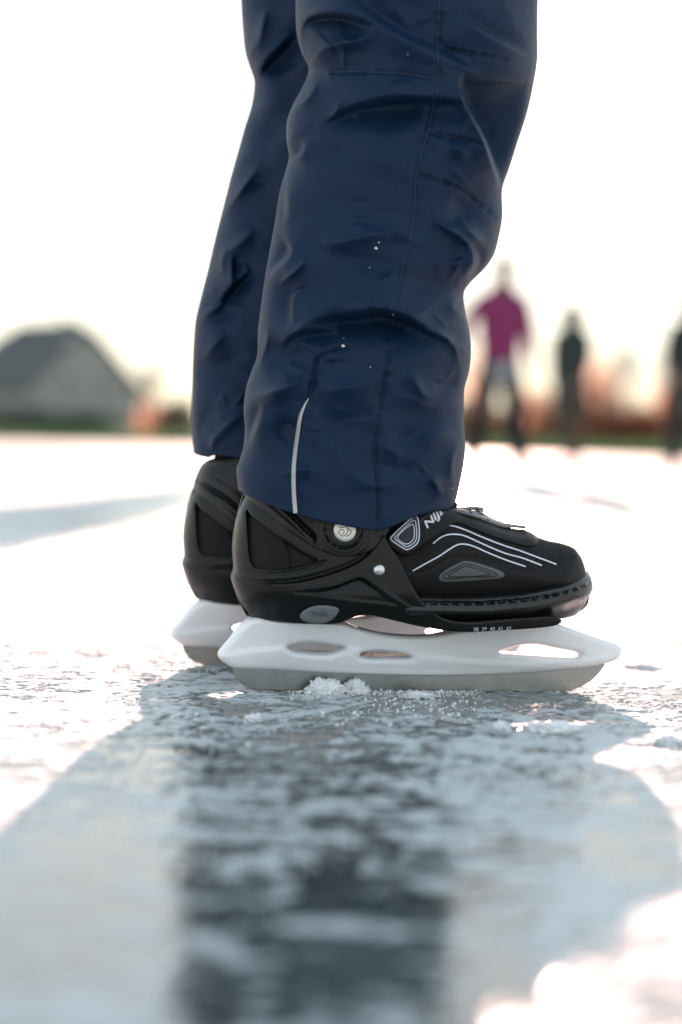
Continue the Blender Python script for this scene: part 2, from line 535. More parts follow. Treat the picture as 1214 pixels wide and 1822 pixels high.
def text_mesh(name, s, px, py, size_px, ang, surf, t, mat, parent, shear=0.0, space=1.0, bold=0.0, xs_=1.0, dep=.0004):
    cu = bpy.data.curves.new(name, 'FONT'); cu.body = s; cu.size = 1; cu.shear = shear; cu.space_character = space; cu.offset = bold; cu.extrude = .5
    to = bpy.data.objects.new(name, cu); COL.objects.link(to)
    bpy.context.view_layer.update()
    me = bpy.data.meshes.new_from_object(to.evaluated_get(bpy.context.evaluated_depsgraph_get()))
    bpy.data.objects.remove(to)
    n = len(me.vertices); c = np.zeros(n * 3); me.vertices.foreach_get("co", c); c = c.reshape(-1, 3)
    x = c[:, 0] * size_px * xs_; y = c[:, 1] * size_px
    ca, sa = math.cos(R(ang)), math.sin(R(ang))
    qx = px + x * ca - y * sa; qy = py - (x * sa + y * ca)
    P, wv = onsurf(qx, qy, surf)
    wv = wv + t + c[:, 2] * dep
    me.vertices.foreach_set("co", np.column_stack([P[:, 0], -wv, P[:, 1]]).ravel()); me.update()
    me.materials.clear()
    return link(name, me, mat, parent)

skate = empty("ice_skate", tuple(_c), PSI)
tag(skate, "nearest black ice skate, whole side in focus with silver rivet and grey push button", "ice skate", "skates worn by the person in navy trousers")

# --- blade
bl = T([(411, 1180), (413, 1190), (418, 1203), (428, 1215), (442, 1223), (462, 1228), (500, 1230), (600, 1231.5), (750, 1232), (900, 1232), (990, 1231.5), (1015, 1228), (1040, 1218), (1058, 1205), (1069, 1192), (1076, 1178), (900, 1188), (700, 1190), (500, 1186)])
bl[:, 1] = np.maximum(bl[:, 1], .0004)
blade = plate("blade", bl, lambda P, d: .0017 * np.ones(len(P)) - .0004 * (d < 1e-6), lambda P, d: -.0017 * np.ones(len(P)) + .0004 * (d < 1e-6), M['steel'], skate, sp=.006, rings=(.0004,), sharp=25)

# --- blade holder
ho = [(388, 1163), (392, 1173), (401, 1180), (415, 1187), (450, 1190), (520, 1194), (600, 1198), (700, 1201), (760, 1202), (840, 1201), (920, 1198), (1000, 1192), (1060, 1183), (1088, 1175), (1098, 1168), (1103, 1157), (1101, 1149), (1090, 1143),
      (1060, 1133), (1020, 1119), (1000, 1112), (984, 1106, .02), (940, 1108, .02), (880, 1114, .02), (830, 1121, .02), (795, 1126, .012), (760, 1130, .006), (720, 1130, .004), (680, 1126, .005), (640, 1117, .01), (612, 1108, .018), (580, 1104, .022), (500, 1102, .022), (462, 1099, .02), (448, 1102, .014), (430, 1113, .006), (408, 1137)]
hA = [(508, 1149), (525, 1144), (548, 1141), (575, 1144), (612, 1151), (600, 1156), (582, 1161), (560, 1161), (530, 1158), (512, 1154)]
hB = [(637, 1165), (642, 1159), (655, 1157), (690, 1158), (720, 1163), (732, 1167), (722, 1169), (690, 1169), (650, 1169)]
hC = [(884, 1158), (905, 1150), (930, 1146), (950, 1146), (985, 1153), (1020, 1159), (1030, 1162), (1025, 1166), (1000, 1167), (950, 1164), (910, 1161)]
crease = T([(395, 1163), (450, 1153), (510, 1147), (550, 1141), (600, 1147), (640, 1153), (700, 1158), (760, 1166), (850, 1174), (940, 1177), (1040, 1170), (1100, 1160)])
v_low = T([(745, 1195)])[0][1]; v_top = T([(540, 1103, .022)])[0][1]
def holder_w(P, d):
    h = np.clip((P[:, 1] - v_low) / (v_top - v_low), 0, 1)
    u = P[:, 0]
    uh = T([(540, 1103)])[0][0]; uf = T([(900, 1115)])[0][0]
    fl = np.exp(-((u - uh) / .045) ** 2) + np.exp(-((u - uf) / .05) ** 2)
    base = .0062 + .0035 * sst(h, 0, .4) + .0165 * np.clip(fl, 0, 1) * h ** 1.7
    s, _ = pdist(P, crease, False, True)
    base = base + .0021 * (1 - sst(s, -.0012, .0012)) * (1 - .75 * sst(h, .45, .75)) * (1 - .6 * (1 - sst(h, 0, .18)))
    return base * (.30 + .70 * rnd(d, .0036))
holder = plate("blade_holder", T(ho), holder_w, lambda P, d: -holder_w(P, d), M['white'], skate, holes=[T(hA), T(hB), T(hC)], sp=.0023, rings=(.0003, .0009, .0018, .003), sharp=55)

# --- boot upper (fabric body, runs up inside the trousers)
boot_px = [(436, 1080), (426, 1040), (424, 1000), (426, 960), (434, 920), (448, 880), (468, 840), (480, 800), (490, 770), (600, 765), (720, 775), (752, 800), (768, 850), (785, 893), (812, 908), (845, 918), (880, 931), (915, 941), (938, 944), (952, 953), (972, 960), (996, 965), (1017, 973), (1029, 988), (1036, 1006), (1039, 1022), (1036, 1050), (1020, 1078), (980, 1090), (850, 1098), (700, 1095), (560, 1095), (470, 1092)]
BO = resample(catmull(T(boot_px), True, 8), .0016, True)
uA = T([(440, 1000)])[0][0]; uB = T([(1039, 1020)])[0][0]
def boot_W(u):
    x = np.clip((u - uA) / (uB - uA), 0, 1)
    return np.interp(x, [0, .15, .3, .45, .6, .75, .88, 1], [.031, .034, .034, .036, .041, .044, .043, .040])
def boot_s(P):
    d = pdist(P, BO, True) * np.where(inside(P, BO), 1, 0)
    x = np.clip((P[:, 0] - uA) / (uB - uA), 0, 1)
    r = np.interp(x, [0, .3, .6, 1], [.034, .036, .046, .050])
    return boot_W(P[:, 0]) * rnd(d, r) ** .9
boot = plate("boot", T(boot_px), lambda P, d: boot_s(P), lambda P, d: -boot_s(P), M['mesh'], skate, sp=.0028, rings=(.0005, .0015, .003, .006), sharp=80)

# --- smooth toe and side overlay of the upper
tp = [(700, 1075), (712, 1016), (722, 1016), (740, 1017), (760, 1013), (775, 1004), (796, 992), (815, 988), (840, 990), (872, 998), (893, 1004), (905, 1010), (932, 1013), (967, 1009), (1000, 1005), (1015, 1001), (1022, 993), (1023, 984), (1027, 986, 0), (1036, 1006, 0), (1040, 1022, 0), (1036, 1050, 0), (1000, 1075, .02), (900, 1085), (780, 1085)]
def T_on(pts, surf):
    P, _ = onsurf([p[0] for p in pts], [p[1] for p in pts], surf)
    for i, p in enumerate(pts):
        if len(p) > 2: P[i] = T([p])[0]
    return P
def over(surf, t, r): return lambda P, d: surf(P) + t * rnd(d, r) - .0004
def under(surf, k=.004): return lambda P, d: surf(P) - k
def both_sides(fn): return lambda P, d: -fn(P, d)
toe_panel = plate("toe_panel", T_on(tp, boot_s), over(boot_s, .0016, .0016), under(boot_s), M['leather'], boot, sp=.003, rings=(.0004, .0012), sharp=60)

# --- padded eyestay along the lacing
ey = [(797, 930), (808, 912), (820, 909), (846, 916), (875, 928), (900, 938), (925, 942), (940, 944), (949, 952), (962, 961), (952, 969), (933, 971), (908, 965), (875, 955), (842, 942), (815, 931)]
eyestay = plate("eyestay", T(ey, .022), lambda P, d: np.maximum(boot_s(P), .014) + .0045 * rnd(d, .006), lambda P, d: np.maximum(boot_s(P), .014) - .006, M['pad'], boot, sp=.002, rings=(.0004, .0012, .003), sharp=70)
tg = [(786, 905), (812, 903), (850, 912), (885, 927), (905, 938), (890, 950), (840, 940), (800, 925)]
plate("tongue", T(tg), lambda P, d: .014 * rnd(d, .01), lambda P, d: -.014 * rnd(d, .01), M['liner'], boot, sp=.003, rings=(.0006, .002), sharp=70)

# --- sole: lip with slots and the glossy bumper that wraps the toe
so = [(720, 1066, .045), (738, 1062, .046), (800, 1062.5, .048), (860, 1061, .049), (905, 1058, .048), (950, 1051, .042), (1000, 1036, .022), (1030, 1022, .004), (1041, 1016, 0), (1048, 1024, 0), (1051, 1038, 0), (1050, 1056, 0), (1045, 1077, 0), (1030, 1092, .006), (1005, 1100, .02), (960, 1104, .03), (900, 1107, .035), (850, 1108, .036), (800, 1110, .036), (750, 1112, .035), (725, 1100, .04)]
SO = resample(catmull(T(so), True, 8), .0016, True)
toe_line = resample(catmull(T([(1020, 980, 0), (1041, 1016, 0), (1048, 1024, 0), (1051, 1038, 0), (1050, 1056, 0), (1045, 1077, 0), (1032, 1092, 0), (1025, 1110, 0)]), False, 8), .002)
slot = resample(catmull(T([(720, 1074, .05), (800, 1074.5, .051), (860, 1074, .051), (905, 1070, .049), (950, 1064, .044), (1000, 1051, .026), (1030, 1038, .008), (1056, 1026, 0)]), False, 8), .0008)
v_slot = T([(860, 1074, .05)])[0][1]
def sole_s(P):
    u = P[:, 0]; x = np.clip((u - uA) / (uB - uA), 0, 1)
    W = np.interp(x, [.4, .6, .78, .9, 1], [.043, .0475, .051, .050, .048])
    dt = pdist(P, toe_line)
    dt = np.where(u > toe_line[:, 0].max(), 0, dt)
    w = W * rnd(dt, .062)
    s, t = pdist(P, slot, False, True)            # + above the slot line
    w = w - .0021 * np.exp(-(s / .0011) ** 4) * (1 - .72 * (np.sin(t * 2 * math.pi * 19) > .55))
    w = w + .0012 * sst(s, .0006, .0022) * (1 - sst(s, .0028, .0052))      # lip
    w = w - .010 * sst(-s, .003, .017) ** 1.6 + .0015 * np.exp(-((-s - .0062) / .004) ** 2)
    return np.maximum(w, 0)
sole = plate("sole", T(so), lambda P, d: sole_s(P) * (.88 + .12 * rnd(d, .0035)), lambda P, d: -sole_s(P) * (.88 + .12 * rnd(d, .0035)), M['rubber'], skate, sp=.0011, rings=(.0004, .001, .002), sharp=60)

# --- hard shell: heel cup with window, arch, rivet arm and forefoot plate
sh = [(437, 877, .006), (428, 897, .003), (421, 920, 0), (416, 945, 0), (413.5, 975, 0), (415, 1012, 0), (412, 1021, 0), (411, 1026, 0), (415, 1042, 0), (424, 1067, 0), (433, 1084, .002), (441, 1096, .006), (455, 1102, .016), (480, 1106, .028), (540, 1111, .036), (590, 1112, .036), (606, 1110, .036), (620, 1103, .034), (634, 1096, .033), (650, 1093.5, .033), (672, 1097, .034), (705, 1105, .035), (745, 1114, .036), (790, 1121, .036), (830, 1122.5, .036), (880, 1120, .035), (930, 1117, .033), (965, 1113.5, .03), (981, 1109, .026), (988, 1102, .022), (980, 1094, .024), (930, 1096, .034), (870, 1102, .040), (835, 1106, .046), (800, 1103, .049), (775, 1091, .0505), (752, 1068, .051), (733, 1037, .050), (716, 1005, .047), (704, 984, .045), (694, 972, .044), (682, 950, .042), (660, 940, .042), (650, 955, .044), (632, 972, .044), (600, 975, .044), (560, 963, .043), (520, 941, .042), (485, 913, .038), (460, 893, .03), (446, 881, .018)]
win = [(440, 908, .018), (452, 921, .03), (478, 942, .037), (510, 965, .041), (540, 985, .043), (562, 996, .044), (566, 999, .044), (556, 1004, .044), (530, 1010, .043), (505, 1014, .042), (475, 1014, .04), (456, 1011, .037), (449, 1000, .035), (445, 975, .033), (443, 945, .03), (441, 925, .024)]
SHO = resample(catmull(T(sh), True, 8), .0016, True)
ledge = resample(catmull(T([(404, 1019, 0), (420, 1029, .014), (440, 1036, .03), (485, 1040, .043), (535, 1036, .045), (590, 1022, .046), (630, 1006, .046), (655, 989, .046), (672, 968, .045), (684, 945, .044)]), False, 8), .0012)
ledge2 = resample(catmull(T([(404, 1008, 0), (425, 1015, .014), (450, 1019, .036), (500, 1021, .043), (545, 1014, .045), (580, 1002, .045)]), False, 8), .0012)
ridge = resample(catmull(T([(540, 1049, .046), (590, 1043, .047), (625, 1033, .047), (641, 1026, .047), (655, 1031, .047), (690, 1056, .05), (722, 1078, .05), (745, 1090, .05)]), False, 6), .0012)
recess = resample(catmull(T([(523, 1055, .045), (560, 1052, .045), (600, 1044, .045), (640, 1029, .046), (660, 1039, .046), (690, 1061, .048), (716, 1078, .048), (680, 1075, .048), (640, 1071, .047), (590, 1064, .046), (555, 1059, .045)]), True, 6), .0012, True)
back_line = resample(catmull(T([(452, 850, 0), (428, 897, 0), (421, 920, 0), (416, 945, 0), (413.5, 975, 0), (415, 1012, 0), (411, 1026, 0), (415, 1042, 0), (424, 1067, 0), (437, 1091, 0), (450, 1115, 0)]), False, 8), .002)
uback = back_line
v_bot = T([(540, 1111, .036)])[0][1]; v_led = T([(500, 1036, .043)])[0][1]
def shell_s(P):
    u, v = P[:, 0], P[:, 1]
    x = np.clip((u - uA) / (uB - uA), 0, 1)
    W = np.interp(x, [0, .2, .35, .5, .62, .8, 1], [.0375, .0385, .042, .0455, .050, .046, .040])
    db = pdist(P, back_line)
    db = np.where(u < np.interp(v, back_line[::-1, 1], back_line[::-1, 0]), 0, db)
    w = W * rnd(db, .040)
    s, _ = pdist(P, ledge, False, True)                        # + above
    low = 1 - sst(s, -.0010, .0010)
    w = w + .0024 * low * rnd(db, .012) - .0010 * np.exp(-((s - .0016) / .0012) ** 2)
    s2, _ = pdist(P, ledge2, False, True)
    w = w - .0013 * np.exp(-(s2 / .0013) ** 2)
    w = w - .0095 * sst(v_led - v, .006, .036) * (1 - sst(x, .40, .58)) * low - .005 * sst(v_led - v, .012, .04) * sst(x, .40, .58)
    din = pdist(P, recess, True) * np.where(inside(P, recess), 1, -1)
    floor = sst(v, T([(600, 1066, .046)])[0][1], T([(640, 1030, .046)])[0][1])
    w = w - (.0042 * sst(din, -.0008, .0022)) * (.35 + .65 * floor)
    s3 = pdist(P, ridge)
    w = w + .0013 * np.exp(-(s3 / .0016) ** 2)
    w = w - .0022 * sst(x, .60, .75) * sst(.03 - v + .0, -.01, .02)
    return np.maximum(w, 0)
shell = plate("shell", T(sh), lambda P, d: shell_s(P) - .0016 * (1 - rnd(d, .0022)), lambda P, d: -(shell_s(P) - .0016 * (1 - rnd(d, .0022))), M['shell'], skate, holes=[T(win)], sp=.0009, rings=(.0004, .001, .0018), sharp=50)

# --- heel counter seen through the window
hc = [(442, 905, .01), (470, 925), (500, 950), (511, 970), (515, 1020), (480, 1026), (440, 1022, .012), (430, 980, .006), (434, 935, .006)]
plate("heel_counter", T(hc, .034), over(boot_s, .0022, .002), under(boot_s), M['liner'], boot, sp=.003, rings=(.0005, .0015), sharp=70)

# --- cuff above the shell, with bands converging on the pivot
BADGE = (614, 943)
cu_px = [(436, 884, .004), (436, 871, .003), (440, 857, .003), (447, 840, .003), (456, 829, .004), (480, 822, .02), (560, 814, .035), (640, 812, .038), (690, 840, .04), (698, 900, .043), (694, 942, .044), (676, 970, .045), (650, 986, .045), (618, 991, .045), (585, 985, .045), (553, 969, .044), (516, 945, .043), (480, 917, .038), (455, 897, .026)]
cback = resample(catmull(T([(432, 905, 0), (434, 884, 0), (436, 871, 0), (440, 857, 0), (447, 840, 0), (456, 829, 0), (462, 800, 0)]), False, 8), .002)
gap = resample(catmull(T([(430, 856, 0), (441, 862, .006), (470, 880, .034), (508, 905, .042), (545, 940, .044), (566, 960, .044)]), False, 6), .0012)
g2 = resample(catmull(T([(430, 868, 0), (443, 875, .01), (474, 891, .034), (520, 929, .043), (554, 961, .044), (575, 974, .044)]), False, 6), .0012)
g3 = resample(catmull(T([(440, 838, .002), (464, 847, .03), (500, 868, .041), (536, 896, .043), (570, 925, .044)]), False, 6), .0012)
bc = T([(BADGE[0], BADGE[1], .047)])[0]
def cuff_s(P):
    u, v = P[:, 0], P[:, 1]
    x = np.clip((u - uA) / (uB - uA), 0, 1)
    W = np.interp(x, [0, .2, .35, .45], [.037, .040, .0435, .0435])
    db = np.where(u < np.interp(v, cback[:, 1], cback[:, 0]), 0, pdist(P, cback))
    w = W * rnd(db, .036)
    rr = np.hypot(u - bc[0], v - bc[1]) / PX
    ro = sst(rr, 46, 54)
    sg, _ = pdist(P, gap, False, True)
    w = w - .0050 * np.exp(-(sg / .0018) ** 4) * ro + .0022 * sst(-sg, .0008, .002) * ro * rnd(db, .01)
    w = w - .0013 * np.exp(-(pdist(P, g2) / .0012) ** 2) * ro - .0012 * np.exp(-(pdist(P, g3) / .0012) ** 2) * ro
    w = w + .0030 * (1 - sst(rr, 40, 52)) - .0018 * np.exp(-((rr - 31) / 2.2) ** 2) - .0014 * np.exp(-((rr - 41) / 2.2) ** 2)
    return np.maximum(w, 0)
cuff = plate("cuff", T(cu_px), lambda P, d: cuff_s(P) - .0012 * (1 - rnd(d, .002)), lambda P, d: -(cuff_s(P) - .0012 * (1 - rnd(d, .002))), M['cuff'], skate, sp=.0013, rings=(.0004, .001, .002), sharp=60)

def disc(name, px, py, rpx, surf, h, dome, mat, parent, nr=10, na=40):
    P0, w0 = onsurf([px], [py], surf); P0 = P0[0]; w0 = w0[0]; r = rpx * PX
    V = [(P0[0], -(w0 + h), P0[1])]; F = []
    prof = [(k / nr * .93, h - dome * (k / nr * .93) ** 2) for k in range(1, nr)] + [(.98, h - dome - .0003), (1, h - dome - .0009), (1, -.003)]
    for a, z in prof:
        for i in range(na):
            t = 2 * math.pi * i / na
            V.append((P0[0] + r * a * math.cos(t), -(w0 + z), P0[1] + r * a * math.sin(t)))
    for i in range(na): F.append((0, 1 + i, 1 + (i + 1) % na))
    for j in range(len(prof) - 1):
        for i in range(na):
            F.append((1 + j * na + i, 1 + (j + 1) * na + i, 1 + (j + 1) * na + (i + 1) % na, 1 + j * na + (i + 1) % na))
    return link(name, mesh(name, V, F, True, 40), mat, parent)
disc("rivet", 675, 1014, 10, shell_s, .0024, .0016, M['chrome'], skate)
badge = disc("pivot_badge", BADGE[0], BADGE[1], 19.5, cuff_s, .0012, .0003, M['chrome'], skate)
_bw = onsurf([BADGE[0]], [BADGE[1]], cuff_s)[1][0] + .0009
flat_b = lambda P: np.full(len(P), _bw)
q2 = lambda L: [(540 + a * .1812, 900 + b * .1812) for a, b in L]
ribbon("emblem", q2([(348, 205), (385, 212), (415, 205), (440, 228), (432, 262), (410, 290), (378, 296), (352, 278), (350, 248), (372, 232), (398, 246), (396, 272), (378, 276)]), 2.0, flat_b, .0003, M['grey2'], badge)
ribbon("emblem", q2([(430, 238), (452, 232), (470, 248), (462, 275), (442, 292), (418, 300)]), 2.0, flat_b, .0003, M['grey2'], badge)

# --- push button
pb = [(535, 1097), (540, 1088), (553, 1080), (570, 1076.5), (588, 1077.5), (601, 1081), (604.5, 1086), (601, 1094), (592, 1104), (578, 1110), (560, 1110), (545, 1107), (537, 1102)]
pbs = lambda P: np.full(len(P), float(np.mean(onsurf([545, 570, 595], [1092, 1092, 1092], shell_s)[1])))
button = plate("push_button", T(pb, .038), lambda P, d: .75 * shell_s(P) + .25 * pbs(P) + .0022 * rnd(d, .0022) , under(shell_s), M['grey'], skate, sp=.0016, rings=(.0003, .0009, .0018), sharp=60)
btn_s = lambda P: .75 * shell_s(P) + .25 * pbs(P) + .0022
text_mesh("push_lettering", "PUSH", 554, 1096, 11.5, -3, btn_s, .0003, M['emboss'], button, shear=.15, space=1.05, bold=.0, dep=.0008)

# --- strap across the instep
st = [(689, 962), (694, 974), (708, 984), (722, 989), (735, 986), (752, 970, .040), (781, 949, .034), (803, 926, .022), (812, 908, .012), (812, 896, .004), (795, 890, .01), (770, 903, .026), (745, 915, .036), (715, 938, .042), (695, 950)]
def strap_s(P): return np.maximum(boot_s(P), .004) + .0060
strap = plate("strap", T(st, .044), lambda P, d: strap_s(P) + .0018 * rnd(d, .0025) - .0012, lambda P, d: strap_s(P) - .008, M['leather'], skate, sp=.0022, rings=(.0004, .0012, .0024), sharp=60)
q3 = lambda L: [(680 + a * .1812, 880 + b * .1812) for a, b in L]
strap_t = lambda P: strap_s(P) + .0006
bp_ = q3([(76, 432), (100, 400), (325, 200), (362, 225), (366, 470), (340, 490), (245, 552), (225, 545), (90, 455)])
badge2 = plate("strap_badge", T(bp_, .046), lambda P, d: strap_t(P) + .0008 * rnd(d, .001), lambda P, d: strap_t(P) - .002, M['navyp'], strap, sp=.0018, rings=(.0004, .001), sharp=60)
bt = lambda P: strap_t(P) + .0008
for k, L in enumerate(([(84, 430), (100, 408), (318, 214), (340, 216), (352, 240), (354, 466), (248, 541), (232, 538), (92, 446)],
                       [(122, 428), (135, 412), (310, 252), (326, 258), (331, 280), (331, 452), (242, 514), (230, 510), (128, 438)],
                       [(152, 424), (296, 292), (308, 300), (308, 438), (238, 486)])):
    ribbon("badge_outline", q3(L), 2.0 if k else 2.4, bt, .0003, M['stripe'], badge2, closed=True, n=5)
text_mesh("strap_lettering", "NIJD", 759, 941, 18, 43, strap_t, .0003, M['stripe'], strap, shear=.25, space=1.0, bold=.03, xs_=1.45)
ribbon("strap_seam", [(745, 931), (756, 920), (768, 911)], 1.4, strap_t, .0003, M['grey2'], strap)

# --- printed stripes, side badge, size marks
stripe_s = lambda P: np.where(True, boot_s(P), 0)
S1 = q3([(645, 303), (700, 308), (800, 340), (1000, 425), (1210, 505)]) + [(920, 978), (955, 991), (990, 1004)]
S2 = q3([(500, 482), (560, 430), (640, 395), (720, 390), (800, 402), (1000, 490), (1210, 577)]) + [(930, 993), (964, 1006)]
S3_ = q3([(300, 750), (420, 682), (560, 605), (680, 525), (750, 490), (810, 487), (880, 502), (1050, 575), (1210, 640)]) + [(935, 1008)]
for L in (S1, S2, S3_):
    ribbon("white_stripe", L, 3.0, stripe_s, .0007, M['stripe'], boot)
panel_s = lambda P: boot_s(P) + .0010
sb = q3([(556, 800), (585, 768), (650, 722), (795, 652), (850, 650), (1175, 755), (1205, 785), (1190, 815), (1150, 828), (900, 848), (640, 862), (580, 858), (560, 835)])
sbadge = plate("side_badge", T_on(sb, panel_s), lambda P, d: panel_s(P) + .0012 * rnd(d, .0015), under(panel_s), M['grey2'], boot, sp=.002, rings=(.0004, .001), sharp=60)
sbs = lambda P: panel_s(P) + .0013
for L in ([(600, 800), (640, 770), (800, 684), (840, 680), (1110, 768), (1130, 788), (1105, 802), (870, 812), (640, 826), (612, 822)],
          [(650, 800), (810, 705), (840, 704), (1070, 780), (1040, 790), (690, 808)]):
    ribbon("badge_outline", q3(L), 2.0, sbs, .0003, M['dark'], sbadge, closed=True, n=5)
text_mesh("size_marks", "38  39  40  41  42", 842, 1123, 9.2, 1.5, shell_s, .0002, M['reflect'], shell, shear=.1, space=1.0, bold=.01, xs_=1.02)

# --- laces
def tube(name, pts, r, mat, parent, flat=1.0, na=10, caps=True):
    c = resample(catmull(np.array(pts, float), False, 8), max(r * .7, .0008))
    tn = np.gradient(c, axis=0); tn /= np.linalg.norm(tn, axis=1)[:, None]
    V = []; F = []
    for p, t in zip(c, tn):
        a = np.cross(t, [0, 1, 0]); a /= max(np.linalg.norm(a), 1e-9); b = np.cross(t, a)
        for i in range(na):
            th = 2 * math.pi * i / na
            V.append(p + r * (a * math.cos(th) + b * math.sin(th) * flat))
    for j in range(len(c) - 1):
        for i in range(na):
            F.append((j * na + i, j * na + (i + 1) % na, (j + 1) * na + (i + 1) % na, (j + 1) * na + i))
    if caps:
        F.append(tuple(range(na))); F.append(tuple((len(c) - 1) * na + i for i in range(na)))
    return link(name, mesh(name, V, F, True, 60), mat, parent)
def L3(L):
    return [(*(lambda p: (p[0], -ww, p[1]))(T([(a, b, ww)])[0]),) for a, b, ww in L]
lace = tube("shoelace", L3([(800, 909, .010), (818, 910, .015), (840, 915, .017), (862, 923, .016), (880, 930, .015), (893, 934, .015), (908, 936, .014)]), .0019, M['lace'], skate, 1.5)
tube("lace_tip", L3([(905, 935.5, .014), (915, 936, .014), (935, 938.5, .013)]), .0011, M['grey'], lace)
lace2 = tube("shoelace", L3([(802, 906, .002), (825, 905.5, .002), (848, 904.5, .003), (857, 907, .006), (855, 911, .009), (845, 912, .011), (833, 912, .012)]), .0016, M['lace'], skate, 1.5)
tube("shoelace", L3([(855, 912, .004), (866, 919, .003), (880, 926, .002), (895, 931, .002)]), .0010, M['lace'], skate, 1.6)

# --- the second skate: a copy with all parts, standing behind the first
def copy_tree(o, parent=None):
    c = o.copy(); COL.objects.link(c); c.parent = parent
    for ch in list(o.children): copy_tree(ch, c)
    return c
bpy.context.view_layer.update()
skate2 = copy_tree(skate)
skate2["label"] = "black ice skate standing behind the other, only its heel and blade end showing at left"
PSI2 = R(9.4)
led = T([(411, 1024, 0)])[0]
lt = on_ground(323.5, 1000, led[1])
FO = np.array([lt[0] - math.cos(PSI2) * led[0], lt[1] - math.sin(PSI2) * led[0], 0])
skate2.location = tuple(FO); skate2.rotation_euler = (0, 0, PSI2)
FAR = Frame(FO, PSI2)
print("FAR origin", FO, "NEAR", _c, "gap", (FO - _c) @ NEAR.N, "px", PX)

# ------------------------------------------------------------------ PEOPLE
def skin_body(name, joints, edges, mat, parent=None, root=0, sub=2):
    bm = bmesh.new(); ly = bm.verts.layers.skin.verify()
    vs = []
    for i, (p, r) in enumerate(joints):
        v = bm.verts.new(p); v[ly].radius = (r, r) if not isinstance(r, tuple) else r
        v[ly].use_root = (i == root); vs.append(v)
    for a, b in edges: bm.edges.new((vs[a], vs[b]))
    me = bpy.data.meshes.new(name); bm.to_mesh(me); bm.free()
    o = bpy.data.objects.new(name, me); COL.objects.link(o)
    sk = o.modifiers.new("skin", 'SKIN'); sk.use_smooth_shade = True
    sb = o.modifiers.new("sub", 'SUBSURF'); sb.levels = sub; sb.render_levels = sub
    bpy.context.view_layer.update()
    m2 = bpy.data.meshes.new_from_object(o.evaluated_get(bpy.context.evaluated_depsgraph_get()))
    bpy.data.objects.remove(o); m2.name = name
    m2.materials.clear(); m2.shade_smooth()
    return link(name, m2, mat, parent)

M['skin'] = pbr("skin", (.22, .11, .08), .5, var=.1)
def cloth(name, c): return pbr(name, c, .75, var=.2, vscale=20, bump=.4, bscale=25, bdist=.02, spec=.25)

class Pose:
    """standing figure facing +y of its own frame; all lengths for height 1.75"""
    def __init__(s, H=1.75, lean=0, fl=(0, 0), kn=(0, 0), sp=.1, arm=((10, 5), (10, 5)), elbow=(15, 15), base=.06):
        k = H / 1.75; s.k = k
        z0 = base
        s.hipc = Vector((0, 0, z0 + .90 * k)); up = Matrix.Rotation(R(-lean), 3, 'X') @ Vector((0, 0, 1))
        s.waist = s.hipc + up * .16 * k; s.chest = s.hipc + up * .38 * k; s.neck = s.hipc + up * .54 * k
        s.headb = s.neck + up * .10 * k + Vector((0, .015, 0)) ; s.head = s.headb + Vector((0, .02, .11 * k))
        s.side = []
        for i, sx in enumerate((-1, 1)):
            hip = s.hipc + Vector((sx * .09 * k, 0, -.04 * k))
            a = R(fl[i]); d = Vector((sx * sp, math.sin(a), -math.cos(a))).normalized()
            knee = hip + d * .42 * k
            a2 = R(fl[i] - kn[i]); d2 = Vector((sx * sp * .7, math.sin(a2), -math.cos(a2))).normalized()
            ank = knee + d2 * .40 * k
            sh = s.neck + Vector((sx * .18 * k, 0, -.05 * k))
            out, fw = arm[i]
            da = Vector((sx * math.sin(R(out)), math.sin(R(fw)), -math.cos(R(out)) * math.cos(R(fw)))).normalized()
            elb = sh + da * .29 * k
            db = (da + Vector((-sx * math.sin(R(elbow[i])) * .6, math.sin(R(elbow[i])), .25 * math.sin(R(elbow[i]))))).normalized()
            wr = elb + db * .25 * k
            s.side.append(dict(hip=hip, knee=knee, ank=ank, sh=sh, elb=elb, wr=wr, db=db, sx=sx))

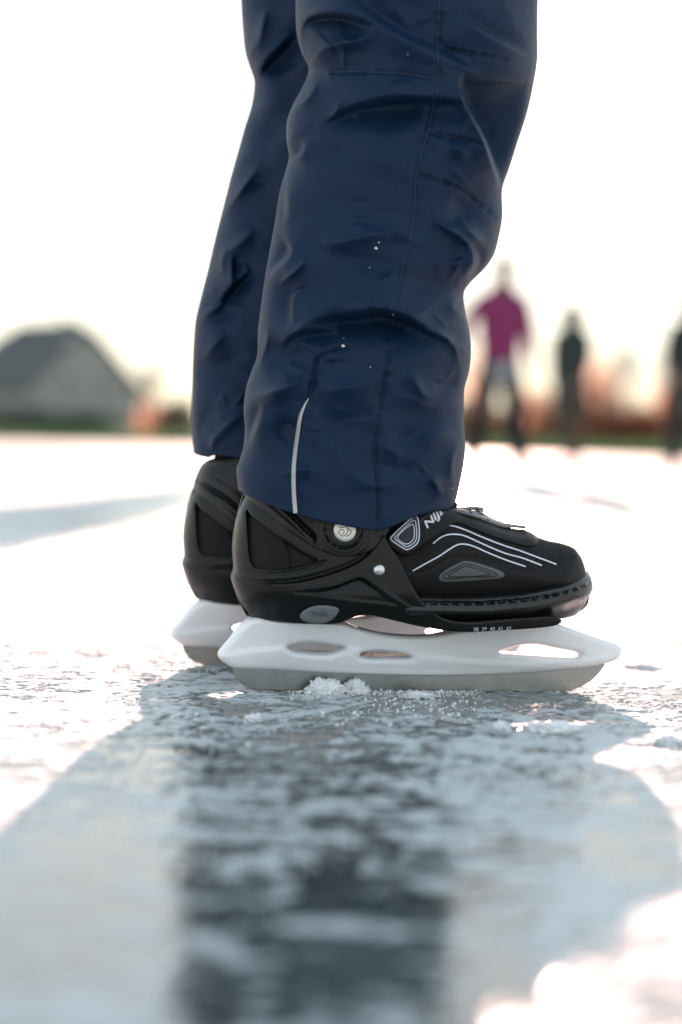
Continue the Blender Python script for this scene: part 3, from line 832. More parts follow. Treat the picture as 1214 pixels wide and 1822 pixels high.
def person(label, loc, yaw, P, top, trousers, hair, group="people skating on the ice", long_coat=0.0, hem=None, hood=False, legs=True):
    k = P.k
    J = [(P.hipc, .09 * k), (P.waist, .08 * k), (P.chest, .095 * k), (P.neck, .058 * k), (P.headb, .066 * k), (P.head, (.088 * k, .078 * k)), (P.head + Vector((0, .01, .075 * k)), .066 * k), (P.head + Vector((0, .105 * k, -.01)), .013 * k)]
    E = [(0, 1), (1, 2), (2, 3), (3, 4), (4, 5), (5, 6), (5, 7)]
    def add(p, r, a):
        J.append((p, r)); E.append((a, len(J) - 1)); return len(J) - 1
    for s in P.side:
        a = add(s['hip'], .085 * k, 0); a = add(s['knee'], .056 * k, a); a = add(s['ank'], .038 * k, a); f = add(s['ank'] + Vector((0, .06, -.06)), .036 * k, a); add(s['ank'] + Vector((0, .17, -.075)), .028 * k, f)
        a = add(s['sh'], .055 * k, 2); a = add(s['elb'], .042 * k, a); a = add(s['wr'], .027 * k, a)
        d = s['db']; pl = s['wr'] + d * .06 * k; pa = add(pl, (.036 * k, .018 * k), a)
        lat = Vector((0, 1, 0)) if abs(d.y) < .8 else Vector((1, 0, 0))
        lat = (lat - d * lat.dot(d)).normalized(); cur = d.cross(lat) * (-.25)
        for q, (o, l) in enumerate(((-.027, .060), (-.009, .072), (.009, .075), (.027, .066))):
            b1 = add(pl + lat * o * k + d * .042 * k, .0095 * k, pa); b2 = add(pl + lat * o * 1.1 * k + (d * (.042 + l * .55) + cur * .02) * k, .0085 * k, b1); add(pl + lat * o * 1.1 * k + (d * (.042 + l) + cur * .07) * k, .007 * k, b2)
        t1 = add(s['wr'] + lat * .038 * k + d * .035 * k, .011 * k, a); add(s['wr'] + lat * .055 * k + d * .075 * k, .0085 * k, t1)
    body = skin_body("person", J, E, M['skin'])
    body.location = loc; body.rotation_euler = (0, 0, yaw)
    tag(body, label, "person", group)
    # jacket
    J = [(P.hipc + Vector((0, 0, -.03 - long_coat * .5)), (.185 * k, .15 * k) if not long_coat else (.23 * k, .19 * k)), (P.waist, (.18 * k, .15 * k)), (P.chest, (.205 * k, .16 * k)), (P.neck - Vector((0, 0, .02)), .10 * k), (P.neck + Vector((0, 0, .09 * k)), .085 * k)]
    E = [(0, 1), (1, 2), (2, 3), (3, 4)]
    if long_coat: J.append((P.hipc - Vector((0, 0, long_coat)), (.24 * k, .20 * k))); E.append((0, len(J) - 1))
    for s in P.side:
        J.append((s['sh'], .078 * k)); E.append((2, len(J) - 1)); J.append((s['elb'], .062 * k)); E.append((len(J) - 2, len(J) - 1)); J.append((s['wr'] - s['db'] * .02, .045 * k)); E.append((len(J) - 2, len(J) - 1))
    skin_body("jacket", J, E, top, body, root=1)
    if hem is not None:
        skin_body("shirt_hem", [(P.hipc + Vector((0, 0, .06)), (.20 * k, .165 * k)), (P.hipc - Vector((0, 0, .24)), (.205 * k, .17 * k))], [(0, 1)], hem, body)
    if legs:
        J = [(P.hipc + Vector((0, 0, .12)), (.155 * k, .13 * k)), (P.hipc - Vector((0, 0, .05)), (.155 * k, .13 * k))]; E = [(0, 1)]
        for s in P.side:
            J += [(s['hip'] - Vector((0, 0, .06)), .125 * k), (s['knee'], .095 * k), (s['ank'], .10 * k)]; n = len(J); E += [(1, n - 3), (n - 3, n - 2), (n - 2, n - 1)]
        skin_body("trousers", J, E, trousers, body)
        for s in P.side:
            a = s['ank']
            b = skin_body("skate", [(a + Vector((0, -.01, .07)), .08 * k), (a + Vector((0, -.01, -.02)), .075 * k), (a + Vector((0, .07, -.04)), .065 * k), (a + Vector((0, .18, -.05)), .05 * k)], [(0, 1), (1, 2), (2, 3)], M['shell'], body)
            z = a.z - .09
            vs = [(a.x + dx, a.y + dy, zz) for dx in (-.003, .003) for dy, zz in ((-.09, z), (-.07, z - .05), (.20, z - .05), (.24, z), (.2, z + .03), (-.06, z + .03))]
            vs = [(x, y, max(zz, .0)) for x, y, zz in vs]
            fs = [(0, 1, 2, 3, 4, 5), (6, 7, 8, 9, 10, 11)] + [(i, (i + 1) % 6, 6 + (i + 1) % 6, 6 + i) for i in range(6)]
            link("blade", mesh("blade", vs, fs, False), M['steel'], b)
    # hair or hood
    if hood:
        skin_body("hood", [(P.neck, .11 * k), (P.headb + Vector((0, -.03, 0)), .115 * k), (P.head + Vector((0, -.035, 0)), .125 * k), (P.head + Vector((0, -.02, .10 * k)), .10 * k)], [(0, 1), (1, 2), (2, 3)], top, body)
    else:
        skin_body("hair", [(P.head + Vector((0, -.045 * k, -.02)), .085 * k), (P.head + Vector((0, -.02 * k, .045 * k)), .10 * k), (P.head + Vector((0, .015 * k, .09 * k)), .08 * k)], [(0, 1), (1, 2)], hair, body)
    return body

hair_m = pbr("dark_hair", (.02, .012, .008), .6)
blackcloth = cloth("black_cloth", (.014, .015, .016))
# man in purple: 16.2 m away
person("person in a purple jumper, grey shirt hem and black trousers skating far behind", at_dist(884, 16.4), R(196),
       Pose(1.72, lean=3, fl=(14, -10), kn=(6, 14), sp=.07, arm=((12, 4), (40, 6)), elbow=(12, 62)), cloth("purple_wool", (.17, .022, .085)), blackcloth, hair_m, hem=cloth("grey_cotton", (.30, .33, .36)))
person("person in a long dark green hooded coat and brown trousers", at_dist(1014, 21.5), R(148),
       Pose(1.74, lean=4, fl=(16, -16), kn=(4, 18), sp=.02, arm=((6, 12), (6, -8)), elbow=(20, 20)), cloth("green_wool", (.022, .034, .030)), cloth("brown_cloth", (.07, .045, .03)), hair_m, long_coat=.42, hood=True)
person("person in a dark coat cut off by the right edge of the frame", at_dist(1224, 19.0), R(170),
       Pose(1.70, fl=(4, -4), kn=(3, 3), sp=.10, arm=((8, 4), (8, 4)), elbow=(15, 15)), cloth("dark_wool", (.018, .026, .026)), blackcloth, hair_m, long_coat=.25, hood=True)
person("person hidden behind the navy trousers, whose long shadow falls across the ice at left", at_dist(474, 12.0), R(180),
       Pose(1.70, fl=(8, -8), kn=(3, 8), sp=.10, arm=((8, 4), (8, 4))), cloth("blue_wool", (.03, .04, .07)), blackcloth, hair_m, long_coat=.2)

# ------------------------------------------------------------------ THE SKATER: body, jacket and the navy trousers
FOLD = 3.1
def fold_field(px, py, strokes):
    H = np.zeros(px.shape)
    f = np.stack([px.ravel(), py.ravel()], -1); Hf = H.ravel()
    for typ, amp, wd, dec, pts in strokes:
        c = resample(catmull(np.array(pts, float), False, 6), 6.)
        m = 44 if typ == 'C' else (7 if typ == 'K' else 5.5) * max(wd, dec * (1 if typ == 'K' else .7))
        lo, hi = c.min(0) - m, c.max(0) + m
        sel = np.where((f[:, 0] > lo[0]) & (f[:, 0] < hi[0]) & (f[:, 1] > lo[1]) & (f[:, 1] < hi[1]))[0]
        if not len(sel): continue
        s, t = pdist(f[sel], c, False, True)
        s = -s                                       # image y runs down: + is left of travel as seen
        e = np.sin(np.pi * np.clip(t, .0, 1.)) ** 1.15
        if typ in 'RV':
            k_ = 1. if typ == 'R' else 1.7
            q = (np.sqrt(s * s + (.18 * wd * k_) ** 2) - .18 * wd * k_) / (1.25 * wd * k_)
            h = np.exp(-q) * (1 if typ == 'R' else -.6)
        elif typ == 'C': h = -np.exp(-np.abs(s) / wd)
        elif typ == 'K':
            g = .5 + .5 * np.tanh(s / wd)
            h = g * np.exp(-np.maximum(s, 0) / dec) - .8 * (1 - g) * np.exp(-np.maximum(-s, 0) / (dec * 1.7))
        else:
            g = .5 + .5 * np.tanh(s / wd)
            h = g * np.exp(-np.maximum(s, 0) / dec) - .65 * (1 - g) * np.exp(-np.maximum(-s, 0) / (dec * .8))
        if typ == 'C':                               # a seam: a groove with the cloth puckered along it
            e = np.clip(np.minimum(t, 1 - t) / .04, 0, 1)
            Ls = np.linalg.norm(np.diff(c, axis=0), axis=1).sum()
            h = h + 1.1 * (fbm(t * Ls / 9, s / 26, int(abs(pts[0][0])), 2) - .5) * np.exp(-np.abs(s) / 13)
        Hf[sel] += FOLD * amp * MM * h * e
    return Hf.reshape(px.shape)

class Leg:
    def __init__(s, frame, L, Rr, D, hem, hem0, strokes, top, seed):
        s.f = frame; s.L = np.array(L, float); s.R = np.array(Rr, float); s.D = np.array(D, float); s.hem = np.array(hem, float); s.hem0 = hem0; s.st = strokes; s.top = top; s.seed = seed
        def smooth_tab(A):
            c = catmull(A[:, ::-1], False, 8); o = np.argsort(c[:, 0]); return c[o]
        s.Lt, s.Rt = smooth_tab(s.L), smooth_tab(s.R)
    def edges(s, y): return np.interp(y, s.Lt[:, 0], s.Lt[:, 1]), np.interp(y, s.Rt[:, 0], s.Rt[:, 1])
    def depth(s, y): return np.interp(y, s.D[:, 0], s.D[:, 1])
    n = 2.3
    def height(s, px, py, xn):
        if not hasattr(s, 'grid'):
            g0, g1 = np.meshgrid(np.arange(300, 1010, 2.), np.arange(-160, 1000, 2.))
            G = fold_field(g0, g1, s.st)
            for _ in range(2):
                G[1:-1] = (G[:-2] + 2 * G[1:-1] + G[2:]) / 4; G[:, 1:-1] = (G[:, :-2] + 2 * G[:, 1:-1] + G[:, 2:]) / 4
            s.grid = G
        G = s.grid
        ix = np.clip((px - 300) / 2, 0, G.shape[1] - 1.001); iy = np.clip((py + 160) / 2, 0, G.shape[0] - 1.001)
        i0 = ix.astype(int); j0 = iy.astype(int); fx = ix - i0; fy = iy - j0
        H = (G[j0, i0] * (1 - fx) + G[j0, i0 + 1] * fx) * (1 - fy) + (G[j0 + 1, i0] * (1 - fx) + G[j0 + 1, i0 + 1] * fx) * fy
        a = fbm(px / 120 + py / 200, py / 95 - px / 260, s.seed, 3, .45) - .5
        b = 1 - np.abs(2 * fbm(px / 105 - py / 130, py / 90 + px / 170, s.seed + 9, 2, .4) - 1)
        H = H + .0060 * a + .0060 * (b - .6)
        return H * (1 - np.clip(np.abs(xn), 0, 1) ** 10 * .85)
    def w_at(s, px, py):
        px = np.asarray(px, float); py = np.asarray(py, float)
        ys = py - (np.interp(px, s.hem[:, 0], s.hem[:, 1]) - s.hem0) * sst(py, s.hem0 - 170, s.hem0)
        l, r = s.edges(ys); xn = np.clip((px - (l + r) / 2) / ((r - l) / 2), -1, 1)
        w0 = s.depth(ys) * (1 - np.abs(xn) ** s.n) ** (1 / s.n)
        return w0 + s.height(px, py, xn)
    def build(s, name, mat, parent, origin):
        rows = np.concatenate([np.linspace(s.top, -60, 34)[:-1], np.arange(-60, s.hem0, 1.7), [s.hem0]])
        th = np.concatenate([np.linspace(0, math.pi, 300)[:-1], np.linspace(math.pi, 2 * math.pi, 110)[:-1]])
        Y, TH = np.meshgrid(rows, th, indexing='ij')
        l, r = s.edges(Y); D = s.depth(Y)
        c, sn = np.cos(TH), np.sin(TH)
        xn = np.sign(c) * np.abs(c) ** (2 / s.n)
        wn = np.sign(sn) * np.abs(sn) ** (2 / s.n)
        px = (l + r) / 2 + (r - l) / 2 * xn
        py = Y + (np.interp(px, s.hem[:, 0], s.hem[:, 1]) - s.hem0) * sst(Y, s.hem0 - 170, s.hem0)
        Hf = s.height(px, py, xn)
        wv = D * wn + np.where(sn > 0, Hf, -.6 * s.height(px + 333, py, xn) )
        P = s.f.hit(px, py, wv)
        # rolled hem: inside faces going back up
        nx_ = len(th); V = [P.reshape(-1, 3)]
        cen = P[-1].mean(0)
        for k_, (sc, dz) in enumerate(((.992, -.0012), (.972, -.0006), (.955, .004), (.93, .03), (.90, .07))):
            q = cen + (P[-1] - cen) * np.array([sc, sc, 1]); q = q + np.array([0, 0, dz]); V.append(q)
        V = np.vstack(V) - np.array(origin)
        nr = len(rows) + 5
        ii = np.arange(nr * nx_).reshape(nr, nx_); jj = np.roll(ii, -1, 1)
        F = np.stack([ii[:-1], jj[:-1], jj[1:], ii[1:]], -1).reshape(-1, 4)
        me = bpy.data.meshes.new(name)
        me.vertices.add(len(V)); me.vertices.foreach_set("co", V.ravel())
        me.loops.add(F.size); me.loops.foreach_set("vertex_index", F.ravel().astype(np.int32))
        me.polygons.add(len(F)); me.polygons.foreach_set("loop_start", np.arange(0, F.size, 4, dtype=np.int32))
        me.update(calc_edges=True); me.validate(); me.shade_smooth()
        return link(name, me, mat, parent)
    def strip(s, name, pts, width, t, mat, parent, origin, n=8):
        c = resample(catmull(np.array(pts, float), False, n), 2.5)
        tn = np.gradient(c, axis=0); tn /= np.linalg.norm(tn, axis=1)[:, None]; nn = np.stack([-tn[:, 1], tn[:, 0]], -1)
        wd = np.full(len(c), width / 2) if np.isscalar(width) else np.interp(np.linspace(0, 1, len(c)), *width) / 2
        V = []; offs = ((-1, -.5), (-.75, 1), (.75, 1), (1, -.5))
        for o, h in offs:
            q = c + nn * (wd * o)[:, None]
            V.append(s.f.hit(q[:, 0], q[:, 1], s.w_at(q[:, 0], q[:, 1]) + t * h))
        m = len(c); V = np.vstack(V) - np.array(origin); F = []
        for j in range(3):
            for i in range(m - 1): F.append((j * m + i, j * m + i + 1, (j + 1) * m + i + 1, (j + 1) * m + i))
        return link(name, mesh(name, V, F, True, 50), mat, parent)

near_L = [(470, -1500), (500, -1000), (520, -500), (530, -150), (526, 0), (528, 60), (536, 92), (549, 124), (538, 155), (522, 185), (511, 215), (510, 250), (514, 278), (508, 305), (498, 340), (490, 390), (481, 440), (472, 490), (465, 540), (459, 590), (457, 635), (447, 662), (438, 690), (434, 725), (436, 765), (434, 800), (428, 835), (421, 868), (424, 905)]
near_R = [(900, -1500), (930, -1000), (960, -500), (965, -150), (957, 0), (956, 60), (956, 105), (949, 150), (938, 200), (922, 250), (906, 300), (894, 336), (894, 385), (888, 420), (879, 452), (862, 478), (838, 502), (826, 520), (828, 555), (836, 590), (838, 635), (834, 665), (827, 690), (826, 750), (828, 800), (823, 845), (815, 885), (810, 905)]
near_D = [(-1500, .095), (-600, .09), (0, .085), (250, .078), (500, .074), (700, .072), (905, .068)]
near_hem = [(415, 866), (421, 868), (440, 880), (470, 893), (500, 904), (560, 922), (620, 934), (660, 941), (680, 941), (700, 934), (720, 925), (745, 915), (771, 908), (796, 905), (812, 897)]
NS = [
    ('S', 8, 4, 34, [(536, 66), (541, 46), (553, 33), (575, 27), (600, 27), (630, 34), (664, 47)]),
    ('V', 6, 7, 0, [(541, 50), (540, 78), (548, 116)]),
    ('R', 3.5, 4, 0, [(530, 30), (533, 80), (546, 118)]),
    ('R', 4, 9, 0, [(669, 50), (652, 66), (614, 76), (580, 84), (560, 104), (553, 130)]),
    ('V', 3, 12, 0, [(690, 82), (650, 90), (610, 96), (585, 110)]),
    ('R', 1.6, 2, 0, [(608, 76), (612, 98), (611, 126)]),
    ('S', 5, 5, 40, [(868, 133), (837, 120), (785, 93), (723, 65), (670, 33), (630, 0), (600, -30)]),
    ('R', 4.5, 7, 0, [(556, 138), (553, 160), (546, 176), (525, 190), (513, 212)]),
    ('R', 2, 3, 0, [(566, 140), (560, 158), (548, 180)]),
    ('S', 7, 6, 42, [(568, 232), (585, 214), (613, 199), (650, 187), (700, 177), (735, 177), (765, 178), (800, 181), (840, 185)]),
    ('V', 4, 20, 0, [(830, 205), (760, 203), (690, 200), (620, 224)]),
    ('R', 2, 4, 0, [(606, 178), (596, 204), (580, 216)]),
    ('S', 4.5, 3, 14, [(534, 248), (539, 262), (533, 274), (515, 284)]),
    ('V', 4.5, 8, 0, [(517, 244), (523, 256), (520, 272)]),
    ('K', 14, 1.5, 50, [(896, 352), (888, 322), (879, 292), (868, 258), (853, 226), (836, 196), (825, 170), (820, 150), (824, 128)]),
    ('K', 13, 55, 50, [(770, 96), (812, 112), (838, 126), (880, 140), (925, 138), (1000, 128)]),
    ('S', 4.5, 4, 26, [(955, 108), (925, 90), (897, 74), (870, 60), (845, 44), (815, 26)]),
    ('V', 2.5, 9, 0, [(800, 218), (815, 206), (828, 214)]),
    ('R', 2.5, 8, 0, [(800, 250), (818, 268), (838, 272)]),
    ('V', 6, 13, 0, [(800, 352), (822, 370), (838, 396), (844, 412)]),
    ('R', 4.5, 7, 0, [(764, 374), (778, 394), (801, 408), (826, 426), (842, 446), (850, 464)]),
    ('R', 4, 6, 0, [(812, 384), (826, 402), (840, 416), (858, 434), (876, 452)]),
    ('S', 9, 4, 24, [(826, 508), (838, 490), (849, 466), (846, 450), (834, 432)]),
    ('R', 4, 14, 0, [(560, 436), (610, 430), (655, 420), (700, 414)]),
    ('V', 4, 16, 0, [(580, 462), (630, 462), (680, 470), (720, 488)]),
    ('V', 2.6, 10, 0, [(705, 488), (745, 499), (785, 497), (820, 484)]),
    ('S', 4, 4, 22, [(507, 300), (506, 340), (507, 386), (498, 412)]),
    ('S', 5.5, 4, 22, [(497, 412), (506, 426), (515, 443), (507, 460), (484, 482), (474, 500)]),
    ('R', 3, 4, 0, [(545, 455), (538, 470), (527, 482), (508, 496), (496, 508)]),
    ('S', 3.5, 3, 24, [(552, 504), (534, 512), (519, 524), (516, 550), (519, 582)]),
    ('V', 4.5, 12, 0, [(550, 584), (575, 570), (610, 562), (640, 560)]),
    ('S', 9, 6, 50, [(540, 582), (566, 572), (600, 566), (636, 561), (671, 555), (700, 560), (734, 573), (768, 590), (800, 612)]),
    ('V', 4, 14, 0, [(780, 612), (740, 592), (700, 578), (650, 574), (600, 578)]),
    ('S', 5, 5, 28, [(505, 624), (514, 604), (536, 592), (568, 589), (604, 590)]),
    ('V', 3.5, 12, 0, [(535, 612), (530, 636), (522, 652)]),
    ('R', 4, 6, 0, [(733, 548), (735, 570), (760, 588), (793, 600), (808, 616), (817, 640), (822, 672)]),
    ('R', 3.5, 7, 0, [(818, 520), (806, 545), (822, 560), (834, 585)]),
    ('R', 3, 5, 0, [(808, 612), (824, 622), (836, 636)]),
    ('V', 4, 8, 0, [(770, 690), (800, 684), (826, 672)]),
    ('R', 3, 9, 0, [(722, 655), (738, 676), (752, 700), (776, 715)]),
    ('V', 3.2, 11, 0, [(705, 792), (735, 772), (760, 758), (790, 744)]),
    ('R', 3, 14, 0, [(735, 800), (770, 780), (810, 768)]),
    ('R', 3, 5, 0, [(764, 840), (776, 862), (790, 886)]),
    ('R', 3.5, 6, 0, [(822, 780), (808, 810), (804, 845), (812, 870)]),
    ('V', 3, 9, 0, [(676, 820), (706, 836), (735, 828), (752, 816)]),
    ('R', 5, 5, 0, [(474, 578), (476, 598), (471, 620), (460, 645), (448, 662)]),
    ('V', 3.5, 9, 0, [(462, 600), (462, 622), (456, 640)]),
    ('R', 6, 12, 0, [(432, 716), (473, 702), (521, 684), (553, 668)]),
    ('V', 4, 16, 0, [(470, 660), (500, 648), (530, 628)]),
    ('S', 6, 4, 26, [(456, 716), (463, 724), (459, 743), (447, 775), (434, 802)]),
    ('V', 5, 13, 0, [(488, 780), (508, 762), (530, 744)]),
    ('R', 2, 8, 0, [(500, 850), (515, 840), (560, 836)]),
    ('V', 4, 18, 0, [(560, 780), (620, 748), (665, 740)]),
    ('R', 3, 20, 0, [(560, 700), (620, 690), (670, 680)]),
    ('C', 1.6, 2.2, 0, [(625, 616), (585, 624), (566, 642), (556, 686), (548, 712)]),
    ('S', 1.6, 1.6, 30, [(549, 709), (535, 739), (528, 787), (522, 830), (522, 871), (525, 914)]),
    ('C', 1.3, 2.0, 0, [(693, 614), (680, 709), (671, 768), (668, 803), (672, 874), (672, 935)]),
    ('C', 1.0, 2.0, 0, [(782, 0), (779, 84), (780, 143), (773, 181), (761, 236), (744, 299), (741, 310), (737, 379), (729, 427), (715, 482), (702, 551), (693, 614)]),
    ('C', 1.3, 2.0, 0, [(742, 310), (777, 322), (815, 336), (849, 360), (892, 393)]),
    ('C', 1.2, 2.0, 0, [(763, 236), (815, 247), (871, 261)]),
    ('C', 1.2, 2.0, 0, [(785, 87), (840, 96), (903, 106)]),
    ('C', 1.0, 2.0, 0, [(551, 140), (568, 132), (608, 128), (700, 130), (742, 134), (778, 143)]),
]
rc = np.random.RandomState(5)
def fine_creases(n, x0, x1, y0, y1):
    out = []
    for _ in range(n):
        x, y = rc.uniform(x0, x1), rc.uniform(y0, y1); a = R(rc.choice([-1, 1]) * rc.uniform(8, 60)); L_ = rc.uniform(18, 55); b = rc.uniform(-.5, .5)
        p = [(x + L_ * t * math.cos(a + b * t), y + L_ * t * math.sin(a + b * t)) for t in (0, .35, .7, 1)]
        out.append((rc.choice(['R', 'R', 'V']), rc.uniform(.5, 1.2), rc.uniform(1.6, 3.2), 0, p))
    return out
NS += fine_creases(26, 500, 860, 0, 330) + fine_creases(22, 470, 840, 380, 620) + fine_creases(26, 440, 800, 620, 880) + fine_creases(14, 770, 840, 500, 700)
far_L = [(400, -1500), (405, -1000), (415, -500), (424, -150), (429, 0), (432, 50), (437, 95), (444, 118), (452, 142), (452, 160), (447, 190), (436, 225), (424, 268), (412, 310), (398, 365), (384, 420), (370, 480), (356, 535), (348, 570), (344, 620), (342, 680), (341, 740), (342, 780), (344, 808)]
far_R = [(800, -1500), (840, -1000), (860, -500), (850, -150), (830, 0), (800, 150), (770, 300), (740, 450), (715, 600), (700, 700), (695, 808)]
far_D = [(-1500, .095), (-600, .09), (0, .082), (500, .070), (808, .064)]
far_hem = [(340, 803), (352, 808), (370, 812), (385, 806), (400, 808), (420, 812), (440, 814), (600, 822), (700, 815)]
FS = [
    ('R', 5, 9, 0, [(476, 10), (466, 50), (461, 80), (461, 100)]),
    ('R', 4, 6, 0, [(460, 70), (446, 92), (438, 110)]),
    ('S', 7, 6, 26, [(458, 150), (464, 130), (478, 110), (499, 90), (516, 73), (528, 60)]),
    ('V', 5, 14, 0, [(470, 142), (500, 120), (540, 104)]),
    ('R', 5, 8, 0, [(470, 285), (450, 310), (426, 342), (404, 372), (390, 396), (380, 420)]),
    ('V', 4, 14, 0, [(500, 300), (470, 330), (440, 370)]),
    ('R', 4, 10, 0, [(455, 405), (430, 430), (405, 448), (385, 460)]),
    ('R', 3, 5, 0, [(402, 440), (394, 470), (400, 490)]),
    ('S', 3.5, 3, 20, [(416, 510), (417, 480), (416, 450)]),
    ('S', 6, 5, 26, [(396, 545), (399, 532), (412, 515), (433, 496), (450, 480)]),
    ('R', 4, 6, 0, [(350, 574), (368, 558), (390, 545), (402, 534)]),
    ('V', 4, 10, 0, [(370, 572), (395, 560), (430, 562)]),
    ('V', 3, 12, 0, [(380, 660), (410, 640), (440, 632)]),
    ('R', 3, 10, 0, [(360, 650), (380, 615), (405, 590)]),
    ('R', 3, 9, 0, [(375, 800), (392, 770), (420, 745), (440, 735)]),
    ('V', 3, 7, 0, [(355, 790), (362, 750), (385, 710)]),
    ('R', 2, 4, 0, [(378, 806), (377, 790), (386, 772)]),
    ('R', 3, 12, 0, [(430, 200), (470, 190), (510, 200)]),
    ('V', 4, 16, 0, [(440, 250), (480, 240), (510, 250)]),
]
mid = (np.array(_c) + FO) / 2
porg = np.array([mid[0], mid[1], 0.0])
# the body inside: joints from the legs' own centre lines (whole skater, upright with soft knees)
def legpt(fr, px, py, wv=0.0): return Vector(fr.hit(np.array(px), np.array(py), wv) - porg)
fwd = Vector(NEAR.U); lat = Vector(NEAR.N)
hipc = Vector((0, 0, .93)) + fwd * (-.02)
J = [(hipc, .12), (hipc + Vector((0, 0, .17)) + fwd * .03, .11), (hipc + Vector((0, 0, .39)) + fwd * .10, .13), (hipc + Vector((0, 0, .55)) + fwd * .14, .058), (hipc + Vector((0, 0, .65)) + fwd * .17, .068), (hipc + Vector((0, 0, .76)) + fwd * .20, (.09, .08)), (hipc + Vector((0, 0, .84)) + fwd * .20, .068), (hipc + Vector((0, 0, .75)) + fwd * .305, .013)]
E = [(0, 1), (1, 2), (2, 3), (3, 4), (4, 5), (5, 6), (5, 7)]
JK = [(hipc + Vector((0, 0, -.06)), (.165, .15)), (J[1][0], (.165, .14)), (J[2][0], (.18, .15)), (J[3][0], .085), (J[3][0] + Vector((0, 0, .06)) + fwd * .02, .07)]
EK = [(0, 1), (1, 2), (2, 3), (3, 4)]
def add(JJ, EE, p, r, a):
    JJ.append((p, r)); EE.append((a, len(JJ) - 1)); return len(JJ) - 1
for sgn, fr, leg in ((1, NEAR, ((640, 840), (620, 560), (735, 60))), (-1, FAR, ((560, 790), (560, 540), (640, 60)))):
    a = add(J, E, hipc + lat * .09 * sgn - Vector((0, 0, .05)), .085, 0)
    a = add(J, E, legpt(fr, *leg[2]), .058, a); a = add(J, E, legpt(fr, *leg[1]), .052, a); add(J, E, legpt(fr, *leg[0]), .036, a)
    sh_ = J[2][0] + lat * .19 * sgn + Vector((0, 0, .11)) + fwd * .03
    el = sh_ + lat * .05 * sgn + Vector((0, 0, -.27)) - fwd * .06; wr = el + fwd * .14 + Vector((0, 0, -.20))
    a = add(J, E, sh_, .055, 2); a = add(J, E, el, .042, a); a = add(J, E, wr, .028, a)
    d = (wr - el).normalized(); pl = wr + d * .06; pa = add(J, E, pl, (.034, .02), a)
    for o, l in ((-.026, .058), (-.009, .07), (.009, .073), (.026, .064)):
        b1 = add(J, E, pl + fwd * o + d * .042, .0095, pa); b2 = add(J, E, pl + fwd * o + d * (.042 + l * .5) - lat * sgn * .008, .0085, b1); add(J, E, pl + fwd * o + d * (.042 + l * .95) - lat * sgn * .025, .007, b2)
    t1 = add(J, E, wr + fwd * .04 + d * .03, .011, a); add(J, E, wr + fwd * .055 + d * .07, .0085, t1)
    a = add(JK, EK, sh_, .08, 2); a = add(JK, EK, el, .066, a); add(JK, EK, wr - d * .02, .048, a)
skater = skin_body("person", J, E, M['skin'])
skater.location = tuple(porg)
tag(skater, "person standing in navy padded winter trousers and black ice skates, nearest the camera", "person", "people skating on the ice")
skin_body("jacket", JK, EK, cloth("navy_jacket", (.012, .02, .04)), skater, root=1)
skin_body("hair", [(J[5][0] - fwd * .045, .07), (J[5][0] - fwd * .02 + Vector((0, 0, .05)), .08), (J[6][0] + Vector((0, 0, .01)), .062)], [(0, 1), (1, 2)], hair_m, skater)
near_leg = Leg(NEAR, near_L, near_R, near_D, near_hem, 905., NS, -1500, 3)
FS += fine_creases(26, 350, 470, 60, 790)
far_leg = Leg(FAR, far_L, far_R, far_D, far_hem, 808., FS, -1450, 8)
tl = near_leg.build("trouser_leg", M['nylon'], skater, porg)
tl["label"] = "navy trouser leg with a pale reflective strip above the hem"
tf = far_leg.build("trouser_leg", M['nylon'], skater, porg)
skin_body("trouser_seat", [(hipc + Vector((0, 0, .06)), (.165, .15)), (hipc - Vector((0, 0, .06)), (.175, .16)), (hipc - Vector((0, 0, .12)) + lat * .08, .11), (hipc - Vector((0, 0, .12)) - lat * .08, .11)], [(0, 1), (1, 2), (1, 3)], M['nylon'], skater)
near_leg.strip("reflective_piping", [(549.5, 709), (542, 722), (535, 741), (529.5, 775), (526, 800), (523, 832), (523, 872), (526, 913)], ([0, .12, .25, 1], [1.5, 6, 8, 8.5]), .0018, M['reflect'], tl, porg)
for pts, wd, mt in (([(693, 600), (693, 614), (680, 709), (671, 768), (668, 803), (672, 874), (672, 936)], 1.6, 'thread'),
                    ([(783, -40), (782, 0), (779, 84), (780, 143), (773, 181), (761, 236), (744, 299), (741, 310), (737, 379), (729, 427), (715, 482), (702, 551), (694, 600)], 1.3, 'thread2'),
                    ([(744, 311), (777, 322), (815, 336), (849, 360), (888, 391)], 1.7, 'thread'), ([(763, 236), (815, 247), (868, 260)], 1.6, 'thread'), ([(785, 87), (840, 96), (903, 106)], 1.7, 'thread'),
                    ([(553, 139), (568, 132), (608, 128), (700, 130), (742, 134), (778, 143)], 1.2, 'thread2'),
                    ([(690, 617), (660, 617), (625, 616), (600, 618), (583, 625), (566, 643), (556, 686), (549, 710)], 1.5, 'thread'),
                    ([(555, 590), (590, 589), (640, 586), (660, 587)], 1.8, 'thread')):
    near_leg.strip("seam", pts, wd, .0007, M[mt], tl, porg)

